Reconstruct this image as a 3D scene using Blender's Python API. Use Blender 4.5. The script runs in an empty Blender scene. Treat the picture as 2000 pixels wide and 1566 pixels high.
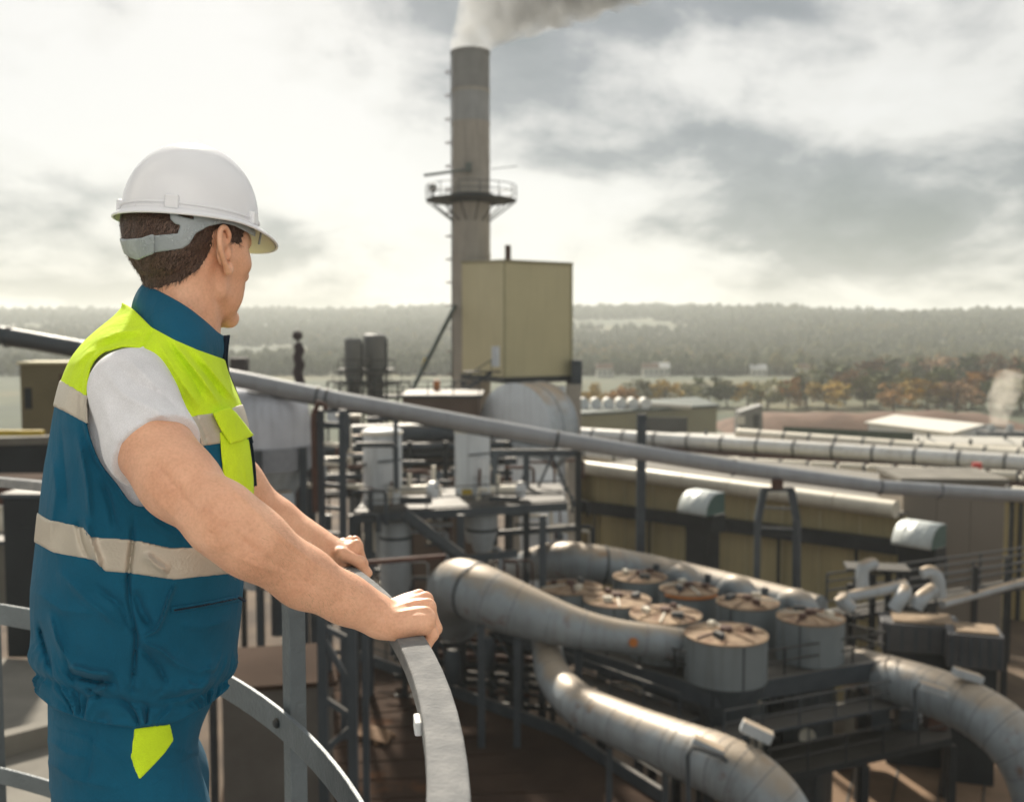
import bpy, bmesh, math, random
import numpy as np
from mathutils import Vector, Matrix

# ------------------------------------------------------------------ camera
SC = bpy.context.scene
COL = SC.collection
R = math.radians
FPX = 2000.0                      # focal length in photograph pixels (photo is 2000 x 1566)
PITCH = math.atan((783 - 650) / FPX)
cam_d = bpy.data.cameras.new('camera')
cam_d.sensor_width = 36.0
cam_d.lens = 36.0 * FPX / 2000.0
cam_d.clip_start = 0.05
cam_d.clip_end = 20000
cam_d.dof.use_dof = True
cam_d.dof.focus_distance = 1.46
cam_d.dof.aperture_fstop = 5.4
cam = bpy.data.objects.new('camera', cam_d)
cam.rotation_euler = (math.pi / 2 - PITCH, 0, 0)
COL.objects.link(cam)
SC.camera = cam
SC.render.resolution_x, SC.render.resolution_y = 1024, 801

# ------------------------------------------------------------------ sky and sun
SUN_AZ, SUN_EL = -14.0, 36.0      # degrees: azimuth from the view axis (+y), negative is left
sa, se = R(SUN_AZ), R(SUN_EL)
SUN_DIR = Vector((math.sin(sa) * math.cos(se), math.cos(sa) * math.cos(se), math.sin(se)))
world = bpy.data.worlds.new('World')
SC.world = world
world.use_nodes = True
def world_nodes():
    nt = world.node_tree
    nt.nodes.clear()
    N, L = nt.nodes.new, nt.links.new
    out = N('ShaderNodeOutputWorld'); bg = N('ShaderNodeBackground')
    sky = N('ShaderNodeTexSky'); sky.sky_type = 'NISHITA'; sky.sun_disc = False
    sky.sun_elevation = se; sky.sun_rotation = sa
    sky.air_density = 1.0; sky.dust_density = 1.0; sky.altitude = 200
    skym = N('ShaderNodeMixRGB'); skym.blend_type = 'MULTIPLY'; skym.inputs[0].default_value = 1
    skym.inputs[2].default_value = (0.10, 0.10, 0.10, 1); L(sky.outputs[0], skym.inputs[1])
    tc = N('ShaderNodeTexCoord')
    sep = N('ShaderNodeSeparateXYZ'); L(tc.outputs['Generated'], sep.inputs[0])
    def m(op, a, b=None, c=None):
        n = N('ShaderNodeMath'); n.operation = op
        for i, v in enumerate((a, b, c)):
            if v is None: continue
            if isinstance(v, (int, float)): n.inputs[i].default_value = v
            else: L(v, n.inputs[i])
        return n.outputs[0]
    zc = m('ADD', m('MAXIMUM', sep.outputs[2], 0.0), 0.42)
    u = m('DIVIDE', sep.outputs[0], zc); v = m('DIVIDE', sep.outputs[1], zc)
    comb = N('ShaderNodeCombineXYZ'); L(u, comb.inputs[0]); L(v, comb.inputs[1]); comb.inputs[2].default_value = 3.7
    def noise(scale, det, rough, loc, dist=0.0, src=None):
        mp = N('ShaderNodeMapping'); mp.inputs['Location'].default_value = loc
        L(src or comb.outputs[0], mp.inputs[0])
        n = N('ShaderNodeTexNoise'); n.inputs['Scale'].default_value = scale
        n.inputs['Detail'].default_value = det; n.inputs['Roughness'].default_value = rough
        n.inputs['Distortion'].default_value = dist
        L(mp.outputs[0], n.inputs['Vector']); return n.outputs[0]
    n1 = noise(1.25, 6, 0.52, (5.7, -12.72, -3.21), 0.35)
    n2 = noise(4.2, 7, 0.55, (-7.06, 12.63, -3.04), 0.2)
    n3 = noise(0.65, 3, 0.5, (-15.43, -16.06, -4.61))
    mix = m('ADD', m('MULTIPLY', n1, 0.58), m('ADD', m('MULTIPLY', n2, 0.36), m('MULTIPLY', n3, 0.06)))
    # brightness of the cloud sheet: thin bright cloud round the sun, thicker grey away from it
    dt = N('ShaderNodeVectorMath'); dt.operation = 'DOT_PRODUCT'
    L(tc.outputs['Generated'], dt.inputs[0]); dt.inputs[1].default_value = tuple(SUN_DIR)
    glow = N('ShaderNodeMapRange'); glow.interpolation_type = 'SMOOTHSTEP'
    L(dt.outputs['Value'], glow.inputs[0])
    glow.inputs[1].default_value = 0.70; glow.inputs[2].default_value = 0.97
    glow.inputs[3].default_value = 0.0; glow.inputs[4].default_value = 1.0
    thr = m('SUBTRACT', mix, m('MULTIPLY', glow.outputs[0], 0.03))
    ramp = N('ShaderNodeValToRGB'); L(thr, ramp.inputs[0])
    e = ramp.color_ramp.elements
    e[0].position = 0.41; e[0].color = (0.80, 0.785, 0.74, 1)
    e[1].position = 0.60; e[1].color = (0.15, 0.175, 0.17, 1)
    a = e.new(0.455); a.color = (0.74, 0.725, 0.675, 1)
    a = e.new(0.490); a.color = (0.545, 0.54, 0.51, 1)
    a = e.new(0.530); a.color = (0.265, 0.28, 0.28, 1)
    g2 = m('ADD', 0.72, m('MULTIPLY', glow.outputs[0], 0.02))
    cl = N('ShaderNodeMixRGB'); cl.blend_type = 'MULTIPLY'; cl.inputs[0].default_value = 1
    L(ramp.outputs[0], cl.inputs[1]); L(g2, cl.inputs[2])
    fin = N('ShaderNodeMixRGB'); fin.inputs[0].default_value = 0.90
    L(skym.outputs[0], fin.inputs[1]); L(cl.outputs[0], fin.inputs[2])
    L(fin.outputs[0], bg.inputs[0]); bg.inputs[1].default_value = 1.0
    L(bg.outputs[0], out.inputs[0])
world_nodes()
sun_d = bpy.data.lights.new('sun', 'SUN')
sun_d.energy = 5.0; sun_d.angle = R(3.0); sun_d.color = (1.0, 0.91, 0.77)
sun = bpy.data.objects.new('sun', sun_d)
sun.rotation_euler = (-SUN_DIR).to_track_quat('-Z', 'Y').to_euler()
COL.objects.link(sun)

vs = SC.view_settings
vs.view_transform = 'Standard'; vs.look = 'None'; vs.exposure = 0.57; vs.gamma = 1.0
vs.use_curve_mapping = False
SC.render.engine = 'CYCLES'
SC.cycles.use_denoising = True
SC.cycles.max_bounces = 8
SC.cycles.volume_bounces = 2
SC.cycles.volume_step_rate = 2.0
SC.cycles.transparent_max_bounces = 16

# ------------------------------------------------------------------ helpers
CF = Vector((0, math.cos(PITCH), -math.sin(PITCH)))
CU = Vector((0, math.sin(PITCH), math.cos(PITCH)))
def ray(px, py):
    return CF * FPX + Vector((1, 0, 0)) * (px - 1000) + CU * (783 - py)
def at(px, py, D):
    """world point seen at photo pixel (px,py), D metres ahead along +y (camera is the origin)"""
    r = ray(px, py)
    return r * (D / r.y)
def atz(px, py, z):
    r = ray(px, py)
    return r * (z / r.z)

MATS = {}
def mat(name, col, rough=0.6, metal=0.0, var=0.25, scale=3.0, bump=0.0, bscale=40.0, col2=None, spec=0.5,
        streak=0.0, dust=None, dustamt=0.0, coat=0.0, rust=0.0, trans=0.0, obj=True):
    """procedural material: colour varied by noise, optional vertical streaks, dust settled on upward faces, rust blotches"""
    if name in MATS: return MATS[name]
    m_ = bpy.data.materials.new(name); m_.use_nodes = True
    nt = m_.node_tree; N, L = nt.nodes.new, nt.links.new
    bs = nt.nodes['Principled BSDF']
    tc = N('ShaderNodeTexCoord'); src = tc.outputs['Object']
    n = N('ShaderNodeTexNoise'); n.inputs['Scale'].default_value = scale; n.inputs['Detail'].default_value = 6
    n.inputs['Roughness'].default_value = 0.6
    L(src, n.inputs['Vector'])
    rp = N('ShaderNodeMapRange'); L(n.outputs[0], rp.inputs[0])
    rp.inputs[1].default_value = 0.3; rp.inputs[2].default_value = 0.7
    mx = N('ShaderNodeMixRGB'); L(rp.outputs[0], mx.inputs[0])
    c2 = col2 or tuple(c * (1 - var) for c in col)
    mx.inputs[1].default_value = (*col, 1); mx.inputs[2].default_value = (*c2, 1)
    cur = mx.outputs[0]
    if streak:
        mp = N('ShaderNodeMapping'); mp.inputs['Scale'].default_value = (2.2, 2.2, 0.12); L(src, mp.inputs[0])
        s = N('ShaderNodeTexNoise'); s.inputs['Scale'].default_value = 1.6; s.inputs['Detail'].default_value = 5
        L(mp.outputs[0], s.inputs['Vector'])
        sr = N('ShaderNodeMapRange'); L(s.outputs[0], sr.inputs[0]); sr.inputs[1].default_value = 0.5; sr.inputs[2].default_value = 0.75
        sr.inputs[4].default_value = streak
        sm = N('ShaderNodeMixRGB'); L(sr.outputs[0], sm.inputs[0]); L(cur, sm.inputs[1])
        sm.inputs[2].default_value = (0.09, 0.08, 0.07, 1); cur = sm.outputs[0]
    if rust:
        s = N('ShaderNodeTexNoise'); s.inputs['Scale'].default_value = scale * 0.8; s.inputs['Detail'].default_value = 8
        s.inputs['Roughness'].default_value = 0.7
        mp = N('ShaderNodeMapping'); mp.inputs['Location'].default_value = (3, 7, 1); L(src, mp.inputs[0]); L(mp.outputs[0], s.inputs['Vector'])
        sr = N('ShaderNodeMapRange'); L(s.outputs[0], sr.inputs[0]); sr.inputs[1].default_value = 0.62 - 0.2 * rust; sr.inputs[2].default_value = 0.72
        sm = N('ShaderNodeMixRGB'); L(sr.outputs[0], sm.inputs[0]); L(cur, sm.inputs[1])
        sm.inputs[2].default_value = (0.16, 0.065, 0.025, 1); cur = sm.outputs[0]
    if dust:
        ge = N('ShaderNodeNewGeometry'); sp = N('ShaderNodeSeparateXYZ'); L(ge.outputs['Normal'], sp.inputs[0])
        ad = N('ShaderNodeMath'); ad.operation = 'MULTIPLY_ADD'; L(n.outputs[0], ad.inputs[0]); ad.inputs[1].default_value = 0.9
        L(sp.outputs[2], ad.inputs[2])
        dr = N('ShaderNodeMapRange'); dr.interpolation_type = 'SMOOTHSTEP'; L(ad.outputs[0], dr.inputs[0])
        dr.inputs[1].default_value = 0.80; dr.inputs[2].default_value = 1.40; dr.inputs[4].default_value = dustamt
        sm = N('ShaderNodeMixRGB'); L(dr.outputs[0], sm.inputs[0]); L(cur, sm.inputs[1])
        sm.inputs[2].default_value = (*dust, 1); cur = sm.outputs[0]
    L(cur, bs.inputs['Base Color'])
    rr = N('ShaderNodeMapRange'); L(n.outputs[0], rr.inputs[0]); rr.inputs[3].default_value = max(0.02, rough - 0.12); rr.inputs[4].default_value = min(1, rough + 0.12)
    L(rr.outputs[0], bs.inputs['Roughness'])
    bs.inputs['Metallic'].default_value = metal
    bs.inputs['Specular IOR Level'].default_value = spec
    bs.inputs['Coat Weight'].default_value = coat
    if trans: bs.inputs['Transmission Weight'].default_value = trans
    if bump:
        b = N('ShaderNodeBump'); b.inputs['Strength'].default_value = bump; b.inputs['Distance'].default_value = 0.02
        bn = N('ShaderNodeTexNoise'); bn.inputs['Scale'].default_value = bscale; bn.inputs['Detail'].default_value = 4
        L(src, bn.inputs['Vector']); L(bn.outputs[0], b.inputs['Height']); L(b.outputs[0], bs.inputs['Normal'])
    MATS[name] = m_
    return m_

class MB:
    """collects simple shapes (world coordinates) and links them as one mesh object"""
    def __init__(s): s.v, s.f = [], []
    def add(s, vs_, fs):
        o = len(s.v); s.v += [tuple(p) for p in vs_]; s.f += [tuple(i + o for i in f) for f in fs]; return s
    def hexa(s, p):   # 8 points, bottom 4 ccw then top 4
        return s.add(p, [(3, 2, 1, 0), (4, 5, 6, 7), (0, 1, 5, 4), (1, 2, 6, 5), (2, 3, 7, 6), (3, 0, 4, 7)])
    def box(s, c, size, rz=0.0, M=None):
        x, y, z = (d / 2 for d in size); c = Vector(c)
        M = M or Matrix.Rotation(rz, 3, 'Z')
        return s.hexa([c + M @ Vector(q) for q in ((-x, -y, -z), (x, -y, -z), (x, y, -z), (-x, y, -z), (-x, -y, z), (x, -y, z), (x, y, z), (-x, y, z))])
    def bar(s, a, b, w, h=None, up=(0, 0, 1)):   # rectangular bar from a to b, w wide (sideways), h high
        a, b = Vector(a), Vector(b); d = (b - a).normalized(); h = h or w
        side = d.cross(Vector(up))
        if side.length < 1e-4: side = d.cross(Vector((1, 0, 0)))
        side.normalize(); u = side.cross(d).normalized()
        q = []
        for p in (a, b):
            q += [p - side * w / 2 - u * h / 2, p + side * w / 2 - u * h / 2, p + side * w / 2 + u * h / 2, p - side * w / 2 + u * h / 2]
        return s.add(q, [(0, 1, 2, 3), (7, 6, 5, 4), (0, 4, 5, 1), (1, 5, 6, 2), (2, 6, 7, 3), (3, 7, 4, 0)])
    def tube(s, pts, rad, n=16, caps=True, closed=False):
        pts = [Vector(p) for p in pts]; k = len(pts)
        rad = rad if isinstance(rad, (list, tuple)) else [rad] * k
        o = len(s.v); T = []
        for i in range(k):
            if closed: t = pts[(i + 1) % k] - pts[i - 1]
            else: t = pts[min(i + 1, k - 1)] - pts[max(i - 1, 0)]
            T.append(t.normalized())
        ref = Vector((0, 0, 1)) if abs(T[0].z) < 0.9 else Vector((1, 0, 0))
        nrm = (ref - T[0] * ref.dot(T[0])).normalized()
        for i in range(k):
            nrm = (nrm - T[i] * nrm.dot(T[i])).normalized(); bi = T[i].cross(nrm)
            for j in range(n):
                a = 2 * math.pi * j / n
                s.v.append(tuple(pts[i] + (nrm * math.cos(a) + bi * math.sin(a)) * rad[i]))
        for i in range(k if closed else k - 1):
            i2 = (i + 1) % k
            for j in range(n):
                j2 = (j + 1) % n
                s.f.append((o + i * n + j, o + i * n + j2, o + i2 * n + j2, o + i2 * n + j))
        if caps and not closed:
            s.f.append(tuple(o + j for j in reversed(range(n)))); s.f.append(tuple(o + (k - 1) * n + j for j in range(n)))
        return s
    def cyl(s, a, b, r, r2=None, n=20, caps=True): return s.tube([a, b], [r, r if r2 is None else r2], n, caps)
    def prism(s, poly, z0, z1):   # plan polygon (ccw) extruded
        k = len(poly)
        vs_ = [(p[0], p[1], z0) for p in poly] + [(p[0], p[1], z1) for p in poly]
        return s.add(vs_, [tuple(reversed(range(k))), tuple(range(k, 2 * k))] + [(i, (i + 1) % k, (i + 1) % k + k, i + k) for i in range(k)])
    def lathe(s, c, prof, n=32, axis=None):   # prof: list of (radius, height) from bottom
        c = Vector(c); o = len(s.v); M = Matrix.Identity(3) if axis is None else Vector(axis).normalized().to_track_quat('Z', 'Y').to_matrix()
        for r, z in prof:
            for j in range(n):
                a = 2 * math.pi * j / n
                s.v.append(tuple(c + M @ Vector((r * math.cos(a), r * math.sin(a), z))))
        for i in range(len(prof) - 1):
            for j in range(n):
                j2 = (j + 1) % n; s.f.append((o + i * n + j, o + i * n + j2, o + (i + 1) * n + j2, o + (i + 1) * n + j))
        s.f.append(tuple(o + j for j in reversed(range(n)))); s.f.append(tuple(o + (len(prof) - 1) * n + j for j in range(n)))
        return s
    def build(s, name, material, parent=None, smooth=None, bevel=0.0):
        me = bpy.data.meshes.new(name); me.from_pydata(s.v, [], s.f); me.update()
        return link_mesh(name, me, material, parent, smooth, bevel)

def link_mesh(name, me, material, parent=None, smooth=None, bevel=0.0):
    o = bpy.data.objects.new(name, me); COL.objects.link(o)
    if material: me.materials.append(material)
    if smooth is not None:
        for p in me.polygons: p.use_smooth = True
        if smooth < 180:
            bm = bmesh.new(); bm.from_mesh(me)
            for e in bm.edges:
                if len(e.link_faces) == 2 and e.calc_face_angle(0) > R(smooth): e.smooth = False
            bm.to_mesh(me); bm.free()
    if bevel:
        b = o.modifiers.new('bevel', 'BEVEL'); b.width = bevel; b.segments = 2; b.limit_method = 'ANGLE'
    if parent is not None:
        o.parent = parent
        o.matrix_parent_inverse = Matrix.Translation(-parent.location)
    return o

def tag(o, label=None, cat=None, group=None, kind=None):
    if label: o['label'] = label
    if cat: o['category'] = cat
    if group: o['group'] = group
    if kind: o['kind'] = kind
    return o
def thing(name, label, cat, loc=(0, 0, 0), group=None):
    o = bpy.data.objects.new(name, None); COL.objects.link(o); o.location = loc
    o.empty_display_size = 0.2
    return tag(o, label, cat, group)

def arc_pts(c, r, a0, a1, n, u, v):
    c, u, v = Vector(c), Vector(u), Vector(v)
    return [c + u * (r * math.cos(a0 + (a1 - a0) * i / n)) + v * (r * math.sin(a0 + (a1 - a0) * i / n)) for i in range(n + 1)]
def spline(ctrl, per=6):
    """Catmull-Rom through control tuples (any dimension)"""
    P = [np.array(c, float) for c in ctrl]; P = [2 * P[0] - P[1]] + P + [2 * P[-1] - P[-2]]
    out = []
    for i in range(1, len(P) - 2):
        p0, p1, p2, p3 = P[i - 1:i + 3]
        for j in range(per):
            t = j / per
            out.append(0.5 * (2 * p1 + (p2 - p0) * t + (2 * p0 - 5 * p1 + 4 * p2 - p3) * t * t + (3 * p1 - p0 - 3 * p2 + p3) * t ** 3))
    out.append(P[-2]); return out
# ================================================================== setting: ground, hills, woodland
GZ0 = -26.0
random.seed(5)
def gnoise(x, y, s, seed=0):
    return (math.sin(x * s * 1.1 + seed) + math.sin(y * s * 1.3 + seed * 2.1 + 1.7) + math.sin((x + y) * s * .7 + seed * .7) + math.sin((x - 1.6 * y) * s * .55 + 2 * seed)) / 4
def terrain(x, y):
    az = math.atan2(x, max(y, 1))
    near_r = 1900 + 900 * (1 - min(1, max(0, (az + .05) / .45)))         # the ridge is nearer on the right
    t = min(1, max(0, (y - 640) / (near_r - 640))); t = t * t * (3 - 2 * t)
    top = near_r * (0.0188 + 0.0035 * gnoise(az * 100, 0, .075, 1) + .0015 * gnoise(az * 100, 3, .3, 4))
    z = GZ0 + (top - GZ0) * t
    if y > near_r: z -= (y - near_r) * .03
    z += 2.2 * gnoise(x, y, .011, 2) * min(1, max(0, (y - 450) / 400))
    return z
def build_ground():
    ys = [-60, -10, 30, 80, 140, 210, 290] + [330 + 45 * i for i in range(64)] + [3600, 4200, 5200]
    us = [-1.35 + 2.7 * i / 90 for i in range(91)]
    mb = MB()
    for y in ys:
        for u in us: x = u * (max(y, 0) + 160); mb.v.append((x, y, terrain(x, y)))
    n = len(us)
    for i in range(len(ys) - 1):
        for j in range(n - 1): mb.f.append((i * n + j, i * n + j + 1, (i + 1) * n + j + 1, (i + 1) * n + j))
    m_ = bpy.data.materials.new('valley_ground'); m_.use_nodes = True; nt = m_.node_tree; N, L = nt.nodes.new, nt.links.new
    bs = nt.nodes['Principled BSDF']; tc = N('ShaderNodeTexCoord')
    def noi(s, loc=(0, 0, 0), d=5):
        mp = N('ShaderNodeMapping'); mp.inputs['Location'].default_value = loc; mp.inputs['Scale'].default_value = (1, .55, 1); L(tc.outputs['Object'], mp.inputs[0])
        n_ = N('ShaderNodeTexNoise'); n_.inputs['Scale'].default_value = s; n_.inputs['Detail'].default_value = d; L(mp.outputs[0], n_.inputs['Vector']); return n_.outputs[0]
    r1 = N('ShaderNodeValToRGB'); L(noi(.011), r1.inputs[0]); e = r1.color_ramp.elements
    e[0].position = .36; e[0].color = (.04, .062, .036, 1); e[1].position = .70; e[1].color = (.17, .16, .065, 1)
    q = e.new(.48); q.color = (.06, .08, .04, 1); q = e.new(.58); q.color = (.10, .10, .045, 1)
    r2 = N('ShaderNodeValToRGB'); L(noi(.045, (9, 3, 0)), r2.inputs[0]); e = r2.color_ramp.elements
    e[0].color = (.55, .5, .45, 1); e[1].color = (1.2, 1.15, 1.1, 1)
    mm = N('ShaderNodeMixRGB'); mm.blend_type = 'MULTIPLY'; mm.inputs[0].default_value = 1; L(r1.outputs[0], mm.inputs[1]); L(r2.outputs[0], mm.inputs[2])
    sp = N('ShaderNodeSeparateXYZ'); L(tc.outputs['Object'], sp.inputs[0])
    mr = N('ShaderNodeMapRange'); L(sp.outputs[1], mr.inputs[0]); mr.inputs[1].default_value = 150; mr.inputs[2].default_value = 260
    yard = N('ShaderNodeValToRGB'); L(noi(.35, (2, 2, 0)), yard.inputs[0]); e = yard.color_ramp.elements
    e[0].position = .35; e[0].color = (.06, .042, .03, 1); e[1].position = .7; e[1].color = (.15, .105, .07, 1)
    fx = N('ShaderNodeMixRGB'); L(mr.outputs[0], fx.inputs[0]); L(yard.outputs[0], fx.inputs[1]); L(mm.outputs[0], fx.inputs[2])
    L(fx.outputs[0], bs.inputs['Base Color']); bs.inputs['Roughness'].default_value = .95
    g = mb.build('ground', m_, smooth=180); tag(g, 'yard, valley floor and wooded hillside', kind='structure')
build_ground()

def vcol_mat(name, rough=.9, trans=0.0):
    m_ = bpy.data.materials.new(name); m_.use_nodes = True; nt = m_.node_tree; bs = nt.nodes['Principled BSDF']
    a = nt.nodes.new('ShaderNodeAttribute'); a.attribute_name = 'tint'
    n = nt.nodes.new('ShaderNodeTexNoise'); n.inputs['Scale'].default_value = .9; tc = nt.nodes.new('ShaderNodeTexCoord'); nt.links.new(tc.outputs['Object'], n.inputs['Vector'])
    mr = nt.nodes.new('ShaderNodeMapRange'); nt.links.new(n.outputs[0], mr.inputs[0]); mr.inputs[3].default_value = .6; mr.inputs[4].default_value = 1.35
    mx = nt.nodes.new('ShaderNodeMixRGB'); mx.blend_type = 'MULTIPLY'; mx.inputs[0].default_value = 1
    nt.links.new(a.outputs['Color'], mx.inputs[1]); nt.links.new(mr.outputs[0], mx.inputs[2])
    nt.links.new(mx.outputs[0], bs.inputs['Base Color']); bs.inputs['Roughness'].default_value = rough; bs.inputs['Specular IOR Level'].default_value = .1
    return m_
LEAFC = [(.040, .058, .026), (.055, .07, .028), (.09, .095, .03), (.15, .12, .03), (.22, .135, .028), (.20, .09, .022), (.12, .075, .035), (.035, .05, .03)]
def woodland():
    """far forest on the hillside that reads as one mass"""
    g = random.Random(11); V, F, C = [], [], []
    def tree(x, y, z, h, r, c):
        o = len(V); k = 6; a0 = g.uniform(0, 6)
        prof = [(.45, .12), (1.0, .38), (.85, .66), (.42, .9)]
        for rr, zz in prof:
            for j in range(k):
                a = a0 + 6.283 * j / k; q = rr * r * g.uniform(.7, 1.2); V.append((x + q * math.cos(a), y + q * math.sin(a), z + h * zz + g.uniform(-.06, .06) * h))
        V.append((x, y, z + h))
        for i in range(3):
            for j in range(k):
                j2 = (j + 1) % k; F.append((o + i * k + j, o + i * k + j2, o + (i + 1) * k + j2, o + (i + 1) * k + j))
        for j in range(k): F.append((o + 3 * k + j, o + 3 * k + (j + 1) % k, o + 4 * k))
        C.extend([c] * (4 * k + 1))
    n = 0
    while n < 20000:
        y = 620 + 2300 * g.random() ** 1.15; az = g.uniform(-.56, .52); x = math.tan(az) * y
        d = gnoise(x, y * .6, .012, 3) + .45 * gnoise(x, y, .05, 6)
        az_r = 1900 + 900 * (1 - min(1, max(0, (az + .05) / .45)))
        if y > az_r + 40: continue
        ridge = abs(y - az_r) < 80
        if not ridge and d < -.30: continue
        c = LEAFC[min(7, max(0, int(abs(g.gauss(0.5, 1.0) + 1.8 * gnoise(x, y, .012, 9) + (1.6 if y < 950 and az > 0 else 0)))))]; c = tuple(.55 * c_ + .45 * d_ for c_, d_ in zip(c, (.085, .08, .034)))
        h = g.uniform(7, 12) * (1.2 if g.random() < .12 else .9) * (.8 + y / 3000)
        if ridge: h *= .8; c = LEAFC[g.choice((0, 0, 1, 7))]
        tree(x, y, terrain(x, y) - .5, h, h * g.uniform(.3, .5), c); n += 1
    me = bpy.data.meshes.new('woodland'); me.from_pydata(V, [], F); me.update()
    at_ = me.color_attributes.new('tint', 'FLOAT_COLOR', 'POINT'); at_.data.foreach_set('color', np.array([(*c, 1) for c in C], np.float32).ravel())
    o = link_mesh('woodland', me, vcol_mat('far_foliage'))
    tag(o, 'autumn woodland covering the hillside across the valley', 'woodland', kind='stuff')
woodland()

def autumn_trees():
    g = random.Random(3); vm = vcol_mat('autumn_leaves', .75); bark = mat('tree_bark', (.07, .05, .035), .9)
    crowns = []
    for v in range(5):
        V, F, C = [], [], []
        for q in range(26):
            a, b = g.uniform(0, 6.283), math.asin(g.uniform(-.8, 1)); rr = g.uniform(.45, .95)
            cx, cy, cz = rr * math.cos(a) * math.cos(b) * .50, rr * math.sin(a) * math.cos(b) * .50, .50 + .46 * rr * math.sin(b)
            s = g.uniform(.75, 1.3)
            for l in range(26):
                d = Vector((g.gauss(0, 1), g.gauss(0, 1), g.gauss(0, 1))).normalized() * (g.random() ** .5) * .15
                p = Vector((cx, cy, cz)) + Vector((d.x, d.y, d.z * .8)); u = Vector((g.gauss(0, 1), g.gauss(0, 1), g.gauss(0, 1))).normalized(); w = u.orthogonal().normalized()
                u *= .05; w *= .036; o = len(V); V += [tuple(p - u), tuple(p + w), tuple(p + u), tuple(p - w)]; F.append((o, o + 1, o + 2, o + 3)); C += [s * g.uniform(.8, 1.2)] * 4
        crowns.append((V, F, C))
    cols = [((.38, .20, .05), 'orange'), ((.42, .28, .05), 'yellow'), ((.10, .115, .045), 'dark green'), ((.22, .125, .055), 'rust brown'), ((.18, .17, .06), 'olive green')]
    mesh = {}
    spots = [(1165, 775, 330, 10, 1), (1215, 782, 330, 9, 0), (1262, 772, 350, 10, 4), (1300, 768, 345, 10, 1), (1345, 772, 352, 9, 4), (1385, 765, 360, 11, 2), (1420, 770, 360, 10, 4), (1460, 772, 355, 9, 1), (1500, 768, 350, 10, 4),
             (1540, 770, 350, 11, 0), (1575, 762, 360, 12, 2), (1615, 770, 350, 10, 1), (1650, 758, 365, 13, 3), (1690, 768, 350, 11, 4), (1722, 752, 370, 13, 2), (1745, 782, 330, 10, 0), (1780, 760, 360, 13, 4), (1812, 778, 335, 11, 1),
             (1840, 752, 365, 14, 2), (1868, 780, 330, 11, 3), (1900, 758, 352, 13, 0), (1935, 778, 332, 11, 2), (1962, 752, 350, 14, 3), (1995, 770, 335, 12, 4), (1700, 726, 430, 16, 3), (1760, 722, 440, 16, 2), (1825, 718, 450, 17, 3), (1890, 720, 440, 17, 2), (1950, 716, 430, 17, 3), (1640, 735, 440, 14, 2), (1580, 740, 450, 13, 4), (2020, 730, 420, 17, 2)]
    where = ['in the wood beyond the sheds', 'in the tree belt behind the soil bank', 'at the far edge of the plant']
    ords = ['first', 'second', 'third', 'fourth', 'fifth', 'sixth', 'seventh', 'eighth', 'ninth', 'tenth']
    rank = {}
    for ci_ in range(5):
        for k_, q_ in enumerate(sorted([q_ for q_ in spots if q_[4] == ci_])): rank[q_] = ords[k_]
    for i, (px, py, D, h, ci) in enumerate(spots):
        p = at(px, py, D); z = GZ0 + .3; h2 = h * 1.28; col, cn = cols[ci]
        t = thing('autumn_tree', '%s autumn tree, %s of that colour from the left in the tree belt' % (cn, rank[spots[i]]), 'tree', (p.x, D, z), cn + ' trees in the tree belt')
        kk = (i % 5, ci)
        if kk not in mesh:
            V, F, C = crowns[i % 5]; me = bpy.data.meshes.new('crown'); me.from_pydata(V, [], F); me.update()
            a_ = me.color_attributes.new('tint', 'FLOAT_COLOR', 'POINT'); a_.data.foreach_set('color', np.array([(col[0] * c, col[1] * c, col[2] * c, 1) for c in C], np.float32).ravel())
            me.materials.append(vm); mt = MB(); mt.tube([(0, 0, 0), (.01, 0, .3), (0, .01, .7)], [.03, .02, .008], 7)
            for q in range(5):
                a = q * 1.3; mt.tube([(0, 0, .25 + .06 * q), (.22 * math.cos(a), .22 * math.sin(a), .5 + .06 * q)], [.012, .004], 5)
            tm = bpy.data.meshes.new('trunk'); tm.from_pydata(mt.v, [], mt.f); tm.update(); tm.materials.append(bark); mesh[kk] = (me, tm)
        for nm, me in zip(('crown', 'trunk'), mesh[kk]):
            o = bpy.data.objects.new(nm, me); COL.objects.link(o); o.parent = t; o.scale = (h2 * (.95 + .2 * (i % 3)), h2 * (.95 + .2 * (i % 3)), h2 * .8); o.rotation_euler = (0, 0, i * 1.7)
autumn_trees()

# ================================================================== the plant
STEEL = mat('blue_grey_steel', (.065, .08, .095), .55, metal=.1, var=.35, scale=1.2, dust=(.28, .22, .15), dustamt=.3)
DARK = mat('dark_steel', (.022, .027, .031), .6, metal=.1, var=.35, scale=1.0, dust=(.2, .16, .11), dustamt=.25)
GALV = mat('galvanised_duct', (.52, .56, .59), .55, metal=.15, var=.22, scale=.7, streak=.25, dust=(.42, .30, .18), dustamt=.85)
DUSTY = mat('dusty_duct', (.35, .39, .42), .5, metal=.2, var=.26, scale=.9, streak=.35, dust=(.44, .325, .205), dustamt=.7, rust=.10, bump=.12, bscale=5)
SEAM = mat('duct_seam', (.16, .17, .175), .6, var=.3)
WHITE = mat('white_cladding', (.74, .77, .80), .5, metal=.1, var=.18, scale=.5, streak=.3, dust=(.5, .42, .3), dustamt=.4)
CREAM = mat('cream_insulation', (.78, .72, .60), .5, metal=.1, var=.2, scale=.4, streak=.15)
BEIGE = mat('beige_cladding', (.60, .53, .31), .6, var=.10, scale=.25, streak=.08)
BEIGE2 = mat('faded_beige_cladding', (.50, .41, .21), .65, var=.2, scale=.2, streak=.25)
CONC = mat('stack_concrete', (.48, .43, .365), .85, var=.25, scale=.35, streak=.3)
BROWN = mat('brown_sheet_roof', (.07, .044, .031), .95, var=.5, scale=.25, rust=.3, spec=.08)
CONCF = mat('pale_concrete', (.21, .195, .165), .9, var=.35, scale=.8, streak=.1, bump=.3, bscale=8)
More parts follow.
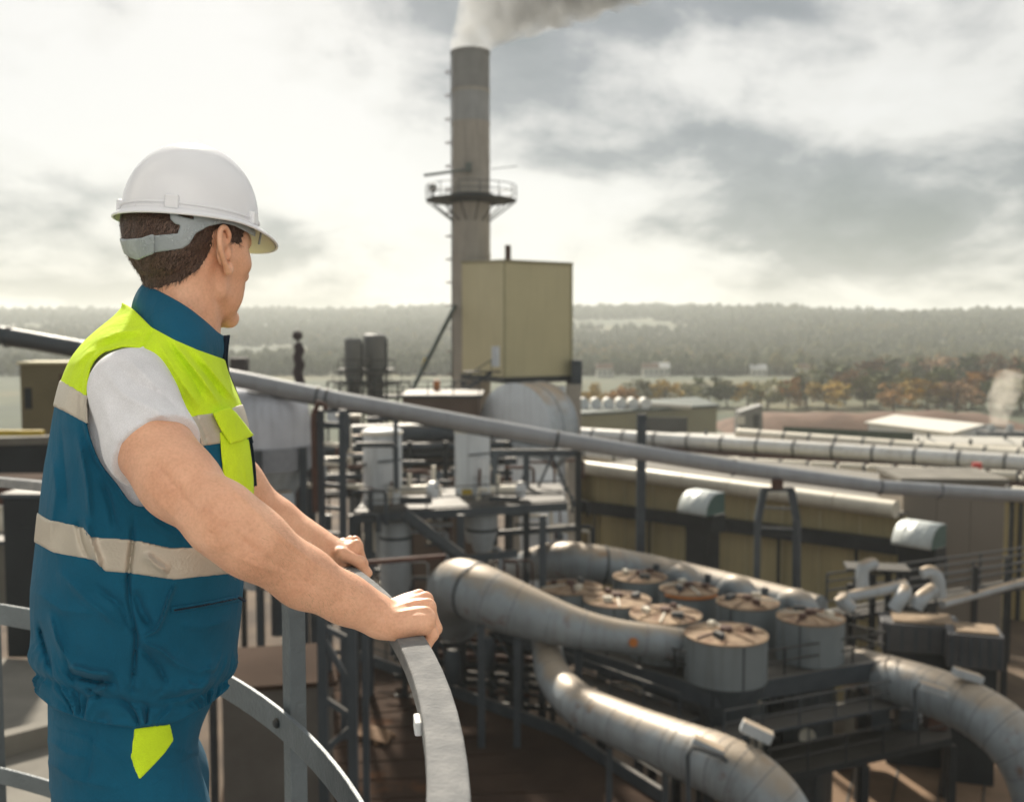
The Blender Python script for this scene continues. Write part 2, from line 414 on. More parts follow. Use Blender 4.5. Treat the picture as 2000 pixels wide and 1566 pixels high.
RUSTY = mat('rusty_iron', (.11, .05, .035), .8, var=.4, scale=2)
GREEN = mat('dark_green_sheet', (.02, .045, .035), .6)
HOODM = mat('pale_silver_hood', (.60, .64, .63), .5, metal=.1, var=.15)
DGREEN = mat('hood_side_green', (.07, .14, .125), .5)
ORANGE = mat('orange_paint', (.55, .17, .02), .5)
YELLOW = mat('yellow_paint', (.60, .42, .03), .5)
REDP = mat('red_paint', (.5, .03, .02), .5)
WHITEP = mat('white_sheet_roof', (.68, .65, .58), .5, var=.12, scale=.3)
SOIL = mat('soil_bank', (.16, .085, .05), .95, var=.4, scale=.15)

def band_on(path, rad, i, grow=1.05, w=.12, m_=None, parent=None, name='band'):
    p, q = Vector(path[i]), Vector(path[min(i + 1, len(path) - 1)] if i + 1 < len(path) else path[i]); d = (Vector(path[min(i + 1, len(path) - 1)]) - Vector(path[max(i - 1, 0)])).normalized()
    return MB().cyl(p - d * w / 2, p + d * w / 2, rad[i] * grow, n=24).build(name, m_ or STEEL, parent, smooth=40)
def duct(name, label, cat, ctrl, m_, per=6, bands=(), group=None, n=28, bandw=.12, bm=None, base=None):
    """ctrl: (px, py, D, radius) control points"""
    q = spline([tuple(at(a, b, c)) + (r,) for a, b, c, r in ctrl], per)
    pts = [Vector(p[:3]) for p in q]; rad = [float(p[3]) for p in q]
    t = thing(name, label, cat, tuple(base or pts[0]), group)
    MB().tube(pts, rad, n).build('casing', m_, t, smooth=50)
    for b in bands: band_on(pts, rad, int(b * (len(pts) - 1)), m_=bm or m_, parent=t, w=bandw)
    return t, pts, rad
def post(parent, px, py, D, zb, w, m_=None, name='post'):
    p = at(px, py, D); return MB().bar((p.x, p.y, zb), p, w, w, up=(0, 1, 0)).build(name, m_ or STEEL, parent)
def beam(parent, a, b, w, h=None, m_=None, name='beam'): return MB().bar(a, b, w, h or w).build(name, m_ or STEEL, parent)
def handrail(parent, pts, h=1.05, r=.035, step=1.6, m_=None, posts=True):
    m_ = m_ or STEEL
    for k in range(len(pts) - 1):
        a, b = Vector(pts[k]), Vector(pts[k + 1]); up = Vector((0, 0, 1))
        for u, nm in ((1.0, 'top_rail'), (.55, 'mid_rail')): MB().cyl(a + up * h * u, b + up * h * u, r, n=6).build(nm, m_, parent)
        nn = max(1, int((b - a).length / step))
        for i in range(nn + 1): p = a.lerp(b, i / nn); MB().cyl(p, p + up * h, r, n=6).build('stanchion', m_, parent)

# ---- tall stack
def stack():
    D = 95.0; c = at(921, 650, D); zt = at(921, 103, D).z; r = 36 / 2000 * D
    t = thing('smokestack', 'tall grey smokestack with a ring platform, smoke rising from its mouth', 'chimney', (c.x, D, GZ0))
    zz = lambda py: at(921, py, D).z
    dk = mat('stack_dark_top', (.34, .335, .315), .8, var=.25, scale=.4, streak=.2); md = mat('stack_mid_grey', (.42, .42, .41), .8, var=.25, scale=.4, streak=.25)
    for z0, z1, m_ in ((GZ0, zz(243), CONC), (zz(243), zz(180), md), (zz(180), zt, dk)):
        MB().lathe((c.x, D, 0), [(r * (1.06 if z0 == GZ0 else 1.0), z0), (r * (1.0 if z0 != GZ0 else 1.0), z1 - .02)], 40).build('shaft_section', m_, t, smooth=40)
    for py, g in ((104, 1.03), (180, 1.025), (243, 1.025), (278, 1.012), (500, 1.05), (315, 1.02)):
        z = zz(py); MB().lathe((c.x, D, 0), [(r * g, z - .13), (r * g, z + .13)], 40).build('ring_band', CONC if py > 104 else dk, t, smooth=40)
    pz = zz(392)
    MB().lathe((c.x, D, 0), [(r * 1.02, pz - .3), (r * 1.3, pz - .05), (r * 2.4, pz - .04), (r * 2.4, pz + .06), (r * 1.35, pz + .12), (r * 1.2, pz + .55), (r * 1.02, pz + .6)], 40).build('ring_platform', DARK, t, smooth=35)
    for k in range(14):
        a = k * 6.283 / 14; e = Vector((math.cos(a), math.sin(a), 0)); b = Vector((c.x, D, 0))
        MB().bar(b + e * r * 2.4 + Vector((0, 0, pz - .1)), b + e * r * 1.0 + Vector((0, 0, pz - 1.9)), .08).build('bracket', DARK, t)
        MB().bar(b + e * r * 2.42 + Vector((0, 0, pz)), b + e * r * 2.42 + Vector((0, 0, pz + 1.3)), .07).build('stanchion', STEEL, t)
    for h in (.7, 1.3):
        MB().tube([Vector((c.x + r * 2.42 * math.cos(a * .196), D + r * 2.42 * math.sin(a * .196), pz + h)) for a in range(32)], .04, 5, closed=True).build('guard_rail', STEEL, t)
    gm = mat('weathered_grey_green', (.17, .19, .17), .6)
    MB().bar(at(828, 343, D - 2), at(915, 331, D - 2), .22).build('instrument_arm', gm, t); MB().box(at(915, 327, D - 2), (.6, .4, .8)).build('instrument_box', gm, t, bevel=.05)
    MB().bar(at(845, 392, D - 1), at(846, 372, D - 1), .1).build('lamp_post', DARK, t); MB().lathe(at(846, 368, D - 1), [(.1, -.4), (.32, -.25), (.38, 0), (.3, .3), (.08, .4)], 10).build('warning_lamp', DARK, t, smooth=60)
    MB().bar(at(960, 330, D - 1), at(1010, 325, D), .06).build('instrument_arm', STEEL, t)
    # ladder down the left edge
    lx = c.x - r * 1.03
    for o in (-.25, .25): MB().bar((lx, D - .6 + o, GZ0), (lx, D - .6 + o, zt), .07).build('ladder_stile', DARK, t)
    rg = MB(); [rg.bar((lx, D - .85, z), (lx, D - .35, z), .05) for z in np.arange(GZ0, zt, .6)]; x = rg.build('ladder_rungs', DARK, t); x['kind'] = 'stuff'
    for k in range(16):
        z = -8 + k * 2.1; MB().tube(arc_pts((lx, D - .6, z), .55, math.pi * .5, math.pi * 1.5, 6, (1, 0, 0), (0, 1, 0)), .045, 4).build('cage_hoop', RUSTY, t)
    # slanting strut to the left
    g2 = mat('green_strut_steel', (.06, .085, .075), .6)
    MB().cyl(at(889, 597, D - 1.5), at(793, 785, D - 6), .2, n=8).build('strut', g2, t)
    MB().bar(at(833, 700, D - 3.6), at(826, 722, D - 3.6), .42).build('strut_marker', YELLOW, t)
    return c, r, zt
STK = stack()

def penthouse():
    a = at(985, 512, 85); b = at(985, 737, 85); r0 = at(1117, 518, 88.6); r1 = at(1119, 732, 88.6); l0 = at(897, 515, 94); l1 = at(899, 735, 94)
    zb = b.z; t = thing('penthouse_block', 'tall beige cladded box building in front of the smokestack', 'building', (a.x, a.y, zb))
    bk = r0 + l0 - a
    P = [(a.x, a.y), (r0.x, r0.y), (bk.x, bk.y), (l0.x, l0.y)]; zt = [a.z, r0.z, max(l0.z, r0.z), l0.z]
    MB().hexa([(x, y, zb) for x, y in P] + [(x, y, z) for (x, y), z in zip(P, zt)]).build('wall', BEIGE, t)
    rf = MB(); cx = sum(p[0] for p in P) / 4; cy = sum(p[1] for p in P) / 4; ex = [(cx + (x - cx) * 1.025, cy + (y - cy) * 1.025) for x, y in P]
    rf.hexa([(x, y, z + .003) for (x, y), z in zip(ex, zt)] + [(x, y, z + .22) for (x, y), z in zip(ex, zt)]); rf.build('roof', mat('roof_trim', (.30, .26, .14), .6), t)
    MB().hexa([(x, y, zb - .5) for x, y in ex] + [(x, y, zb - .004) for x, y in ex]).build('base_frame', DARK, t)
    for q in (a, r0, l0): MB().bar((q.x, q.y - .02, zb), (q.x, q.y - .02, q.z), .16, .16, up=(0, 1, 0)).build('corner_shade_trim', mat('corner_shade_trim', (.40, .36, .2), .6), t)  # darker strips added to bring out the shade change between the faces
    v = at(992, 500, 87); MB().cyl((v.x, v.y + 1, a.z - .3), (v.x, v.y + 1, at(992, 477, 87).z), .26, n=12).build('vent_pipe', RUSTY, t, smooth=40)
    MB().cyl(at(968, 716, 83.5), at(968, 676, 83.5), .33, n=14).build('exhaust_pipe', WHITE, t, smooth=40)
    # floors and legs below the box
    for px, py, D in ((1000, 742, 86), (1112, 738, 89), (905, 742, 91)): 
        p = at(px, py, D); MB().bar((p.x, p.y, GZ0), (p.x, p.y, zb - .5), .5, up=(0, 1, 0)).build('leg', STEEL, t)
    for px0, px1, dd, m_ in ((1088, 1104, 84.5, WHITE), (1108, 1134, 88, CONC)):
        c = at((px0 + px1) / 2, 740, dd); w = (px1 - px0) / 2000 * dd; MB().box((c.x, c.y, (zb + GZ0) / 2 - .3), (w, 1.6, zb - GZ0 - .8)).build('service_riser', m_, t)
    c = at(1126, 705, 88); MB().box((c.x, c.y, zb + .1), (.9, 1.0, 2.6)).build('lift_motor_box', STEEL, t, bevel=.08)
    # stair up to the box from the left
    s0, s1 = at(845, 800, 84), at(960, 728, 84)
    for o in (-.5, .5): MB().bar(s0 + Vector((0, o, 0)), s1 + Vector((0, o, 0)), .12, .32).build('stair_stringer', STEEL, t); MB().bar(s0 + Vector((0, o, 1.05)), s1 + Vector((0, o, 1.05)), .07).build('stair_rail', STEEL, t)
    for k in range(1, 17): p = s0.lerp(s1, k / 17); MB().box(p, (.28, 1.0, .05)).build('step', DARK, t)
    for k in range(0, 6): p = s0.lerp(s1, k / 5); MB().bar(p + Vector((0, -.5, 0)), p + Vector((0, -.5, 1.05)), .06).build('stanchion', STEEL, t)
    MB().box(at(935, 726, 83.5) + Vector((.3, 0, 0)), (3.0, 1.4, .12)).build('landing', DARK, t)
penthouse()

def drum():
    c = at(1008, 838, 74); r = 3.3; ax = Vector((.62, .78, 0)).normalized()
    t = thing('fan_drum', 'big pale grey drum-shaped fan casing under the beige box', 'fan casing', (c.x, c.y, GZ0))
    MB().cyl(c - ax * .2, c + ax * 3.0, r, n=48).build('casing', GALV, t, smooth=40)
    MB().tube([c - ax * .32, c - ax * .2], [r * .96, r * 1.02], 48).build('end_plate', WHITE, t, smooth=40)
    for d in (1.4, 3.0): MB().cyl(c + ax * (d - .08), c + ax * (d + .08), r * 1.02, n=48).build('band', GALV, t, smooth=40)
    q = c + ax * 1.6; MB().box((q.x, q.y, (q.z - r * .6 + GZ0) / 2), (2.4, 2.4, q.z - r * .6 - GZ0)).build('plinth', CONC, t)
drum()
for (ctrl, lab, m_) in (
    ([(1010, 900, 72, 1.5), (1020, 915, 70, 1.55), (1045, 950, 67, 1.6), (1060, 1000, 66, 1.6), (1062, 1060, 66, 1.55), (1062, 1150, 66, 1.5)], 'white curved duct dropping behind the X-braced frame', WHITE),
    ([(690, 848, 66, .62), (800, 846, 65, .62), (960, 842, 64, .62)], 'blue grey horizontal pipe running behind the two white bins', STEEL),
    ([(700, 836, 68, .16), (935, 824, 68, .16)], 'thin cream lagged pipe above the blue grey pipe', CREAM),
    ([(985, 862, 70, .9), (1010, 868, 69, .9), (1090, 876, 68, .9)], 'short grey duct stub beside the right white bin', GALV),
):
    duct('duct', lab, 'duct', ctrl, m_, bands=(.3, .7))

def conveyor():
    pts = [(-420, 582, 40), (0, 655, 41), (155, 682, 42), (480, 744, 44), (660, 781, 45), (1085, 857, 48), (1440, 914, 51), (1720, 951, 54), (2000, 968, 58), (2400, 985, 64)]
    P = [at(*p) for p in pts]; rad = .37
    t = thing('overhead_pipe', 'long grey overhead pipe slanting across the whole plant', 'pipe', tuple(P[3]))
    pm = mat('grey_overhead_pipe', (.37, .38, .40), .5, metal=.15, var=.2, scale=.6, streak=.2)
    dk = mat('dark_overhead_pipe', (.075, .085, .095), .5, metal=.2, var=.2, scale=.6)
    for i in range(len(P) - 1):
        MB().cyl(P[i], P[i + 1], rad * (1.0 + .002 * i), n=20).build('pipe_length', dk if i < 2 else pm, t, smooth=50)
    J = [at(16, 658, 41.1), at(620, 773, 44.8), at(638, 777, 44.9), at(1088, 858, 48), at(1432, 913, 51), at(1718, 951, 54), at(1835, 958, 55.6)]
    d = Vector((.98, 0, -.17)).normalized()
    for j in J: MB().cyl(j - d * .06, j + d * .06, rad * 1.16, n=20).build('flange', STEEL, t, smooth=40)
    MB().bar(P[3] + Vector((0, .1, -rad - .1)), P[5] + Vector((0, .1, -rad - .1)), .08).build('cable_conduit', DARK, t)
conveyor()
def trestle():
    t = thing('pipe_trestle', 'grey A-shaped trestle propping up the overhead pipe on the right', 'trestle', tuple(at(1520, 1160, 52.5)))
    top = [at(1492, 955, 52), at(1545, 955, 52)]; kn = [at(1480, 1015, 52), at(1556, 1015, 52)]; ft = [at(1477, 1175, 52.5), at(1563, 1175, 52.5)]
    for i in (0, 1): beam(t, top[i], kn[i], .34, name='leg'); b = ft[i].copy(); b.z = GZ0; beam(t, kn[i], b, .34, name='leg')
    beam(t, top[0] + Vector((-.1, 0, 0)), top[1] + Vector((.1, 0, 0)), .3, .2, name='cap_beam')
    for py in (990, 1030): beam(t, at(1483, py, 52), at(1553, py + 4, 52), .1, name='rung')
    MB().box(at(1518, 945, 51.4), (.5, .5, .5)).build('pipe_saddle', RUSTY, t, bevel=.04)
    t = thing('steel_mast', 'single vertical grey steel mast crossing behind the overhead pipe', 'mast', tuple(at(1253, 1090, 57)))
    p = at(1253, 812, 57); MB().bar((p.x, p.y, GZ0), p, .48, up=(0, 1, 0)).build('shaft', STEEL, t); MB().box(p + Vector((0, 0, .05)), (.5, .5, .12)).build('cap_plate', STEEL, t)
trestle()

# ---- process bay left of centre: vessel, bins, frames
def bay():
    c = at(510, 800, 46); r = 95 / 2000 * 46; zt = at(510, 752, 46).z
    t = thing('cyclone_vessel', 'large pale grey round-topped vessel right behind the worker\'s chest', 'vessel', (c.x, c.y, GZ0))
    z1, z2, z3 = at(510, 868, 46).z, at(510, 912, 46).z, at(510, 1000, 46).z
    gm = mat('pale_vessel_steel', (.64, .65, .70), .45, metal=.25, var=.2, scale=.5, streak=.3)
    MB().lathe((c.x, c.y, 0), [(r * 1.0, z1), (r * 1.0, zt - 1.6), (r * .95, zt - .8), (r * .82, zt - .3), (r * .5, zt), (r * .1, zt + .1)], 48).build('dome', gm, t, smooth=50)
    MB().lathe((c.x, c.y, 0), [(r * 1.04, z2), (r * 1.04, z1 - .01)], 48).build('lower_band', mat('grey_vessel_band', (.32, .33, .36), .5, var=.2), t, smooth=40)
    MB().lathe((c.x, c.y, 0), [(r * .42, z3 - 3.4), (r * .45, z3), (r * .98, z2 - .01)], 40).build('cone', GALV, t, smooth=40)
    for a in (-2.6, -1.4, -.5, .6): MB().bar((c.x + r * 1.1 * math.cos(a), c.y + r * 1.1 * math.sin(a), GZ0), (c.x + r * 1.1 * math.cos(a), c.y + r * 1.1 * math.sin(a), z1), .3, up=(0, 1, 0)).build('leg', STEEL, t)
    for px0, px1, py0, py1, D, lab, cone in ((708, 785, 838, 1000, 50, 'left of the two white upright bins, standing on the steel deck', False), (888, 957, 835, 975, 52, 'right of the two white upright bins, with a yellow plate near its foot', True)):
        c = at((px0 + px1) / 2, py0, D); rr = (px1 - px0) / 4000 * D; zt = c.z; zb = at(0, py1, D).z
        t = thing('upright_bin', lab, 'bin', (c.x, c.y, zb), 'white upright bins')
        bm_ = mat('white_bin_paint', (.68, .72, .75), .5, var=.15, scale=.6, streak=.35)
        MB().lathe((c.x, c.y, 0), [(rr, zb), (rr, zt - .08), (rr * .9, zt)], 36).build('shell', bm_, t, smooth=40)
        MB().lathe((c.x, c.y, 0), [(rr * 1.05, zt - .22), (rr * 1.05, zt - .1)], 36).build('top_ring', CREAM, t, smooth=40)
        MB().lathe((c.x, c.y, 0), [(rr * .35, zb - 2.2), (rr * .62, zb - 1.0), (rr * .98, zb - .02)], 30).build('hopper', GALV, t, smooth=40)
        for k in range(4):
            a = -.9 + k * 1.57; q = (c.x + rr * 1.02 * math.cos(a), c.y + rr * 1.02 * math.sin(a)); MB().bar((*q, zb - 3.2), (*q, zb + .4), .14, up=(0, 1, 0)).build('leg', STEEL, t)
        p = at((px0 + px1) / 2 + 16, (py0 + py1) / 2 + 8, D - rr - .02); MB().box(p, (.9, .1, 1.0)).build('inspection_hatch', WHITE, t, bevel=.04)
        MB().bar(p + Vector((-.6, -.02, .62)), p + Vector((.7, -.02, .75)), .08).build('hatch_canopy', STEEL, t)
        MB().bar(at(px1 - 20, py1 - 60, D - rr - .1), at(px1 - 21, py1 - 10, D - rr - .1), .12, up=(0, 1, 0)).build('level_gauge', RUSTY, t)
        if cone: MB().box(at(912, 962, D - rr - .06), (.5, .06, .32)).build('warning_plate', YELLOW, t)
    # valves / pumps on the deck
    for i, (px, py, D, lab) in enumerate(((812, 958, 48, 'cream pump cluster on the deck beside the left white bin'), (985, 958, 50, 'small round-faced valve unit beside the right white bin'), (870, 985, 52, 'low row of cream valves between the two white bins'))):
        p = at(px, py, D); t = thing('valve_unit', lab, 'valve', tuple(p - Vector((0, 0, .7))))
        MB().cyl(p + Vector((-.7, 0, 0)), p + Vector((.7, 0, .05)), .24, n=14).build('motor', CREAM, t, smooth=40)
        MB().cyl(p + Vector((.7, 0, .05)), p + Vector((.95, -.1, .05)), .42, n=16).build('wheel', WHITE, t, smooth=40)
        MB().box(p + Vector((0, 0, -.45)), (1.5, .5, .3)).build('skid', STEEL, t); MB().cyl(p + Vector((-.3, 0, 0)), p + Vector((-.3, 0, .8)), .1, n=8).build('stem', CREAM, t)
        MB().tube([p + Vector((-.8, 0, 0)), p + Vector((-1.2, 0, .1)), p + Vector((-1.3, .1, -.6))], .13, 8).build('pipe_bend', CREAM, t, smooth=60)
    # steel deck the bins stand on
    t = thing('process_deck', 'grey steel deck frame carrying the white bins', 'steel deck', tuple(at(880, 1010, 50)))
    A0, B0 = at(690, 1012, 47), at(1105, 988, 49.5)
    beam(t, A0, B0, .3, .42, name='edge_beam'); beam(t, A0 + Vector((0, 6, 0)), B0 + Vector((0, 6, 0)), .3, .42, name='edge_beam')
    for k in range(7): p = A0.lerp(B0, k / 6); beam(t, p, p + Vector((0, 6, 0)), .2, .3, name='cross_beam')
    pl = MB(); pl.hexa([A0 + Vector((0, .1, .22)), B0 + Vector((0, .1, .22)), B0 + Vector((0, 6, .22)), A0 + Vector((0, 6, .22)), A0 + Vector((0, .1, .27)), B0 + Vector((0, .1, .27)), B0 + Vector((0, 6, .27)), A0 + Vector((0, 6, .27))]); pl.build('deck_plate', DARK, t)
    for px in (640, 690, 720, 900, 1060): 
        D = 47.3; q = at(px, 1005, D); MB().bar((q.x, q.y, GZ0), (q.x, q.y, q.z), .32 if px != 690 else .4, up=(0, 1, 0)).build('column', STEEL, t)
    beam(t, at(790, 1008, 46.5), at(905, 1095, 46.5), .22, .4, name='stair_beam'); beam(t, at(790, 1000, 45.6), at(905, 1087, 45.6), .22, .4, name='stair_beam')
    for k in range(9): p = at(790, 1006, 46).lerp(at(905, 1093, 46), k / 8); MB().box(p, (.3, .9, .05)).build('step', DARK, t)
    beam(t, at(880, 1095, 46), at(1010, 1080, 47), .2, .35, name='landing_beam')
    handrail(t, [A0 + Vector((0, 0, .2)), B0 + Vector((0, 0, .2))], step=2.6)
    # X-braced frame on the right of it
    t = thing('braced_frame', 'dark steel frame with X bracing beside the white curved duct', 'steel frame', tuple(at(1040, 1080, 55)))
    D = 54; zb = GZ0
    beam(t, at(960, 884, D), at(1132, 884, D), .26, .36, name='beam'); beam(t, at(960, 1042, D), at(1132, 1030, D), .22, .3, name='beam')
    for px in (966, 1028, 1130): q = at(px, 880, D); MB().bar((q.x, q.y, zb), q, .34, up=(0, 1, 0)).build('column', DARK if px == 1130 else STEEL, t)
    for a, b in (((1034, 990), (1078, 890)), ((1078, 890), (1124, 990)), ((1034, 900), (1000, 990))): beam(t, at(*a, D), at(*b, D), .13, name='brace')
    # tall pipe column with ladder, left
    t = thing('ladder_tower', 'narrow dark steel ladder tower under the overhead pipe', 'steel tower', tuple(at(655, 1120, 42)))
    for px in (628, 664): q = at(px, 800, 42); MB().bar((q.x, q.y, GZ0), (q.x + (.1 if px > 650 else -.05), q.y, q.z), .28, up=(0, 1, 0)).build('column', STEEL, t)
    for k, py in enumerate((826, 866, 904, 945, 990, 1040, 1090, 1140, 1200, 1270)): beam(t, at(626, py, 42), at(668, py + 4, 42), .16, name='rung', m_=CREAM if k in (1, 2) else STEEL)
    MB().tube([at(636, 800, 41.6), at(634, 790, 41.6), at(622, 786, 41.6), at(612, 810, 41.6), at(616, 1000, 41.6)], .12, 8).build('riser_pipe', RUSTY, t, smooth=60)
    # second low frame with dark equipment behind
    t = thing('pipe_rack', 'dark pipe rack with stacked horizontal pipes behind the white bins', 'pipe rack', tuple(at(820, 900, 62)))
    for py, m_, r in ((872, STEEL, .26), (888, DARK, .3), (905, DARK, .2), (926, STEEL, .18), (940, RUSTY, .2), (960, DARK, .25)):
        MB().cyl(at(600, py + 6, 62), at(1000, py - 4, 64), r, n=10).build('rack_pipe', m_, t, smooth=50)
    for px in (610, 700, 800, 870, 990): q = at(px, 862, 62.5); MB().bar((q.x, q.y, GZ0), q, .3, up=(0, 1, 0)).build('column', DARK, t)
    # pale cylinders below the deck
    for px, py0, py1, D, r, lab in ((772, 1015, 1180, 49.5, .75, 'pale grey drum hanging under the deck left of the stair beam'), (942, 1000, 1075, 50.5, .78, 'rust-streaked pale hopper under the right white bin'), (540, 960, 1130, 44.5, .8, 'pale downpipe below the round-topped vessel')):
        q = at(px, py0, D); zb = at(px, py1, D).z; t = thing('process_vessel', lab, 'vessel', (q.x, q.y, zb))
        MB().lathe((q.x, q.y, 0), [(r * .55, zb), (r, zb + 1.0), (r, q.z - .2), (r * .85, q.z)], 28).build('shell', GALV, t, smooth=40)
        MB().lathe((q.x, q.y, 0), [(r * 1.06, q.z - .9), (r * 1.06, q.z - .75)], 28).build('band', STEEL, t, smooth=40)
        MB().cyl((q.x, q.y, zb - 2.5), (q.x, q.y, zb), r * .4, n=16).build('outlet', STEEL, t, smooth=40)
bay()

# ---- cyclone tanks on their deck
TOPZ = -11.9
TANKS = [(1418, 1238, 1.62, 'nearest low round tank, fed by the big tapered duct'), (1300, 1200, 1.5, 'second tank of the near row behind the tapered duct'), (1205, 1170, 1.5, 'third tank of the near row, half hidden by the tapered duct'), (1115, 1147, 1.45, 'farthest tank of the near row by the bend of the back duct'),
         (1583, 1205, 1.38, 'rightmost low round tank with a domed inlet'), (1460, 1176, 1.36, 'second tank of the back row from the right'), (1345, 1150, 1.34, 'third tank of the back row with an orange rim'), (1250, 1126, 1.32, 'leftmost tank of the back row below the dusty duct')]
LIDM = mat('dusty_tank_lid', (.46, .33, .21), .9, col2=(.16, .10, .065), scale=1.6, rust=.5, bump=.6, bscale=6)
TANKM = mat('grey_tank_wall', (.22, .25, .262), .55, metal=.1, var=.15, scale=.7, streak=.4)
TXY = []
def tanks():
    for i, (px, py, r, lab) in enumerate(TANKS):
        p = atz(px, py, TOPZ); TXY.append(p); h = 1.75
        t = thing('round_tank', lab, 'tank', (p.x, p.y, TOPZ - h), 'round tanks on the raised deck')
        MB().lathe((p.x, p.y, 0), [(r, TOPZ - h), (r, TOPZ - .03)], 40).build('shell', TANKM, t, smooth=40)
        lid = MB().lathe((p.x, p.y, 0), [(r * 1.02, TOPZ - .025), (r * 1.02, TOPZ + .04), (r * .9, TOPZ + .05), (r * .3, TOPZ + .14), (r * .1, TOPZ + .15)], 40).build('lid', LIDM, t, smooth=35)
        MB().lathe((p.x, p.y, 0), [(r * .16, TOPZ + .1), (r * .16, TOPZ + .3), (r * .12, TOPZ + .32)], 14).build('hub', RUSTY, lid, smooth=40)
        nr = (7, 9, 6, 8, 10, 6, 8, 7)[i]
        for k in range(nr):
            a = k * 6.283 / nr + i * .83 + .12 * math.sin(k * 5 + i); e = Vector((math.cos(a), math.sin(a), 0)); b = Vector((p.x, p.y, TOPZ))
            MB().bar(b + e * r * .18 + Vector((0, 0, .15)), b + e * r * .95 + Vector((0, 0, .06)), .07, .10).build('lid_rib', (LIDM, CREAM, RUSTY, LIDM, LIDM)[(k * 3 + i) % 5], lid)
        for k in range(3): MB().box((p.x + r * .55 * math.cos(2.1 * k + i), p.y + r * .55 * math.sin(2.1 * k + i), TOPZ + .2), (.3 + .1 * k, .22, .22), rz=k + i).build('lid_fitting', (RUSTY, CREAM, STEEL)[k], lid)
        a = -1.35 - .2 * i; e = Vector((math.cos(a), math.sin(a), 0)); MB().bar(Vector((p.x, p.y, TOPZ - h)) + e * r, Vector((p.x, p.y, TOPZ - .05)) + e * r, .07, .05, up=e).build('seam', STEEL, t)
        MB().lathe((p.x, p.y, 0), [(r * .55, TOPZ - h - 1.7), (r * .98, TOPZ - h - .002)], 32).build('hopper', STEEL, t, smooth=40)
        if i == 6: MB().tube(arc_pts((p.x, p.y, TOPZ - .1), r * 1.04, -2.6, -.6, 14, (1, 0, 0), (0, 1, 0)), .07, 6).build('rim_pipe', ORANGE, t, smooth=60)
tanks()
DZ = TOPZ - 1.78
def deck():
    C_, L_, R_ = atz(1390, 1342, DZ), atz(1125, 1262, DZ), atz(1728, 1285, DZ)
    L2 = C_ + (L_ - C_) * 1.75; B_ = L2 + (R_ - C_)
    t = thing('tank_deck', 'dark blue grey steel deck with railings carrying the round tanks', 'steel deck', (C_.x, C_.y, GZ0))
    MB().hexa([p + Vector((0, 0, -.5)) for p in (C_, R_, B_, L2)] + [p + Vector((0, 0, -.003)) for p in (C_, R_, B_, L2)]).build('deck_plate', DARK, t)
    for a, b in ((C_, R_), (C_, L2)): MB().bar(a + Vector((0, -.15, -.35)), b + Vector((0, -.15, -.35)), .25, .75).build('edge_girder', STEEL, t)
    handrail(t, [L2 + Vector((0, 0, 0)), L_, C_, R_, R_.lerp(B_, .5)], h=1.1, r=.045, step=1.7, m_=DARK)
    for u, v in ((.06, .05), (.5, .05), (.95, .05), (.06, .5), (.95, .5), (.5, .5), (.06, .95), (.95, .95)):
        p = C_ + (R_ - C_) * u + (L2 - C_) * v; MB().bar((p.x, p.y, GZ0), (p.x, p.y, DZ - .5), .42, up=(0, 1, 0)).build('column', DARK, t)
    # lower gallery along the near edge
    q0, q1 = C_ + Vector((.2, -.9, -1.5)), R_ + Vector((.3, -.9, -1.5))
    MB().bar(q0, q1, 1.1, .12).build('gallery_floor', STEEL, t); handrail(t, [q0 + Vector((0, -.5, 0)), q1 + Vector((0, -.5, 0))], h=1.1, r=.04, step=1.5, m_=STEEL)
    w0, w1 = C_ + Vector((-.7, .2, -1.4)), L_ + Vector((-.7, .2, -1.2))
    MB().bar(w0, w1, 1.0, .12).build('gallery_floor', STEEL, t); handrail(t, [w0 + Vector((-.5, 0, 0)), w1 + Vector((-.5, 0, 0))], h=1.1, r=.04, step=1.5, m_=STEEL)
    t = thing('silo', 'dark grey cylindrical silo standing under the tank deck', 'silo', (0, 0, GZ0)); p = atz(1578, 1345, DZ - .9); t.location = (p.x, p.y + 1.0, GZ0)
    MB().lathe((p.x, p.y + 1.0, 0), [(1.35, GZ0), (1.35, DZ - .55)], 40).build('shell', mat('dark_silo_steel', (.075, .085, .09), .5, metal=.2, var=.25, scale=.6, streak=.3), t, smooth=40)
    for o in (-.16, .16): MB().bar((p.x + .1 + o, p.y - .42, GZ0 + 3), (p.x + .1 + o, p.y - .42, DZ - .8), .05, up=(0, 1, 0)).build('ladder_stile', STEEL, t)
    for k in range(20): MB().bar((p.x - .06, p.y - .42, GZ0 + 3.2 + k * .42), (p.x + .26, p.y - .42, GZ0 + 3.2 + k * .42), .04).build('ladder_rung', STEEL, t)
    MB().lathe((p.x - .1, p.y - .36, at(1545, 1430, p.y).z), [(.34, -.05), (.34, .05)], 16, axis=(0, -1, 0)).build('hatch', CREAM, t, smooth=40)
    t = thing('downpipe', 'pale grey vertical duct under the front corner of the tank deck', 'duct', (0, 0, GZ0)); p = at(1465, 1370, 42.5); t.location = (p.x, p.y, GZ0)
    MB().cyl((p.x, p.y, GZ0), (p.x, p.y, DZ - .6), .8, n=28).build('casing', TANKM, t, smooth=40); MB().cyl((p.x, p.y, p.z - 2), (p.x, p.y, p.z - 1.8), .86, n=28).build('band', STEEL, t, smooth=40)
deck()

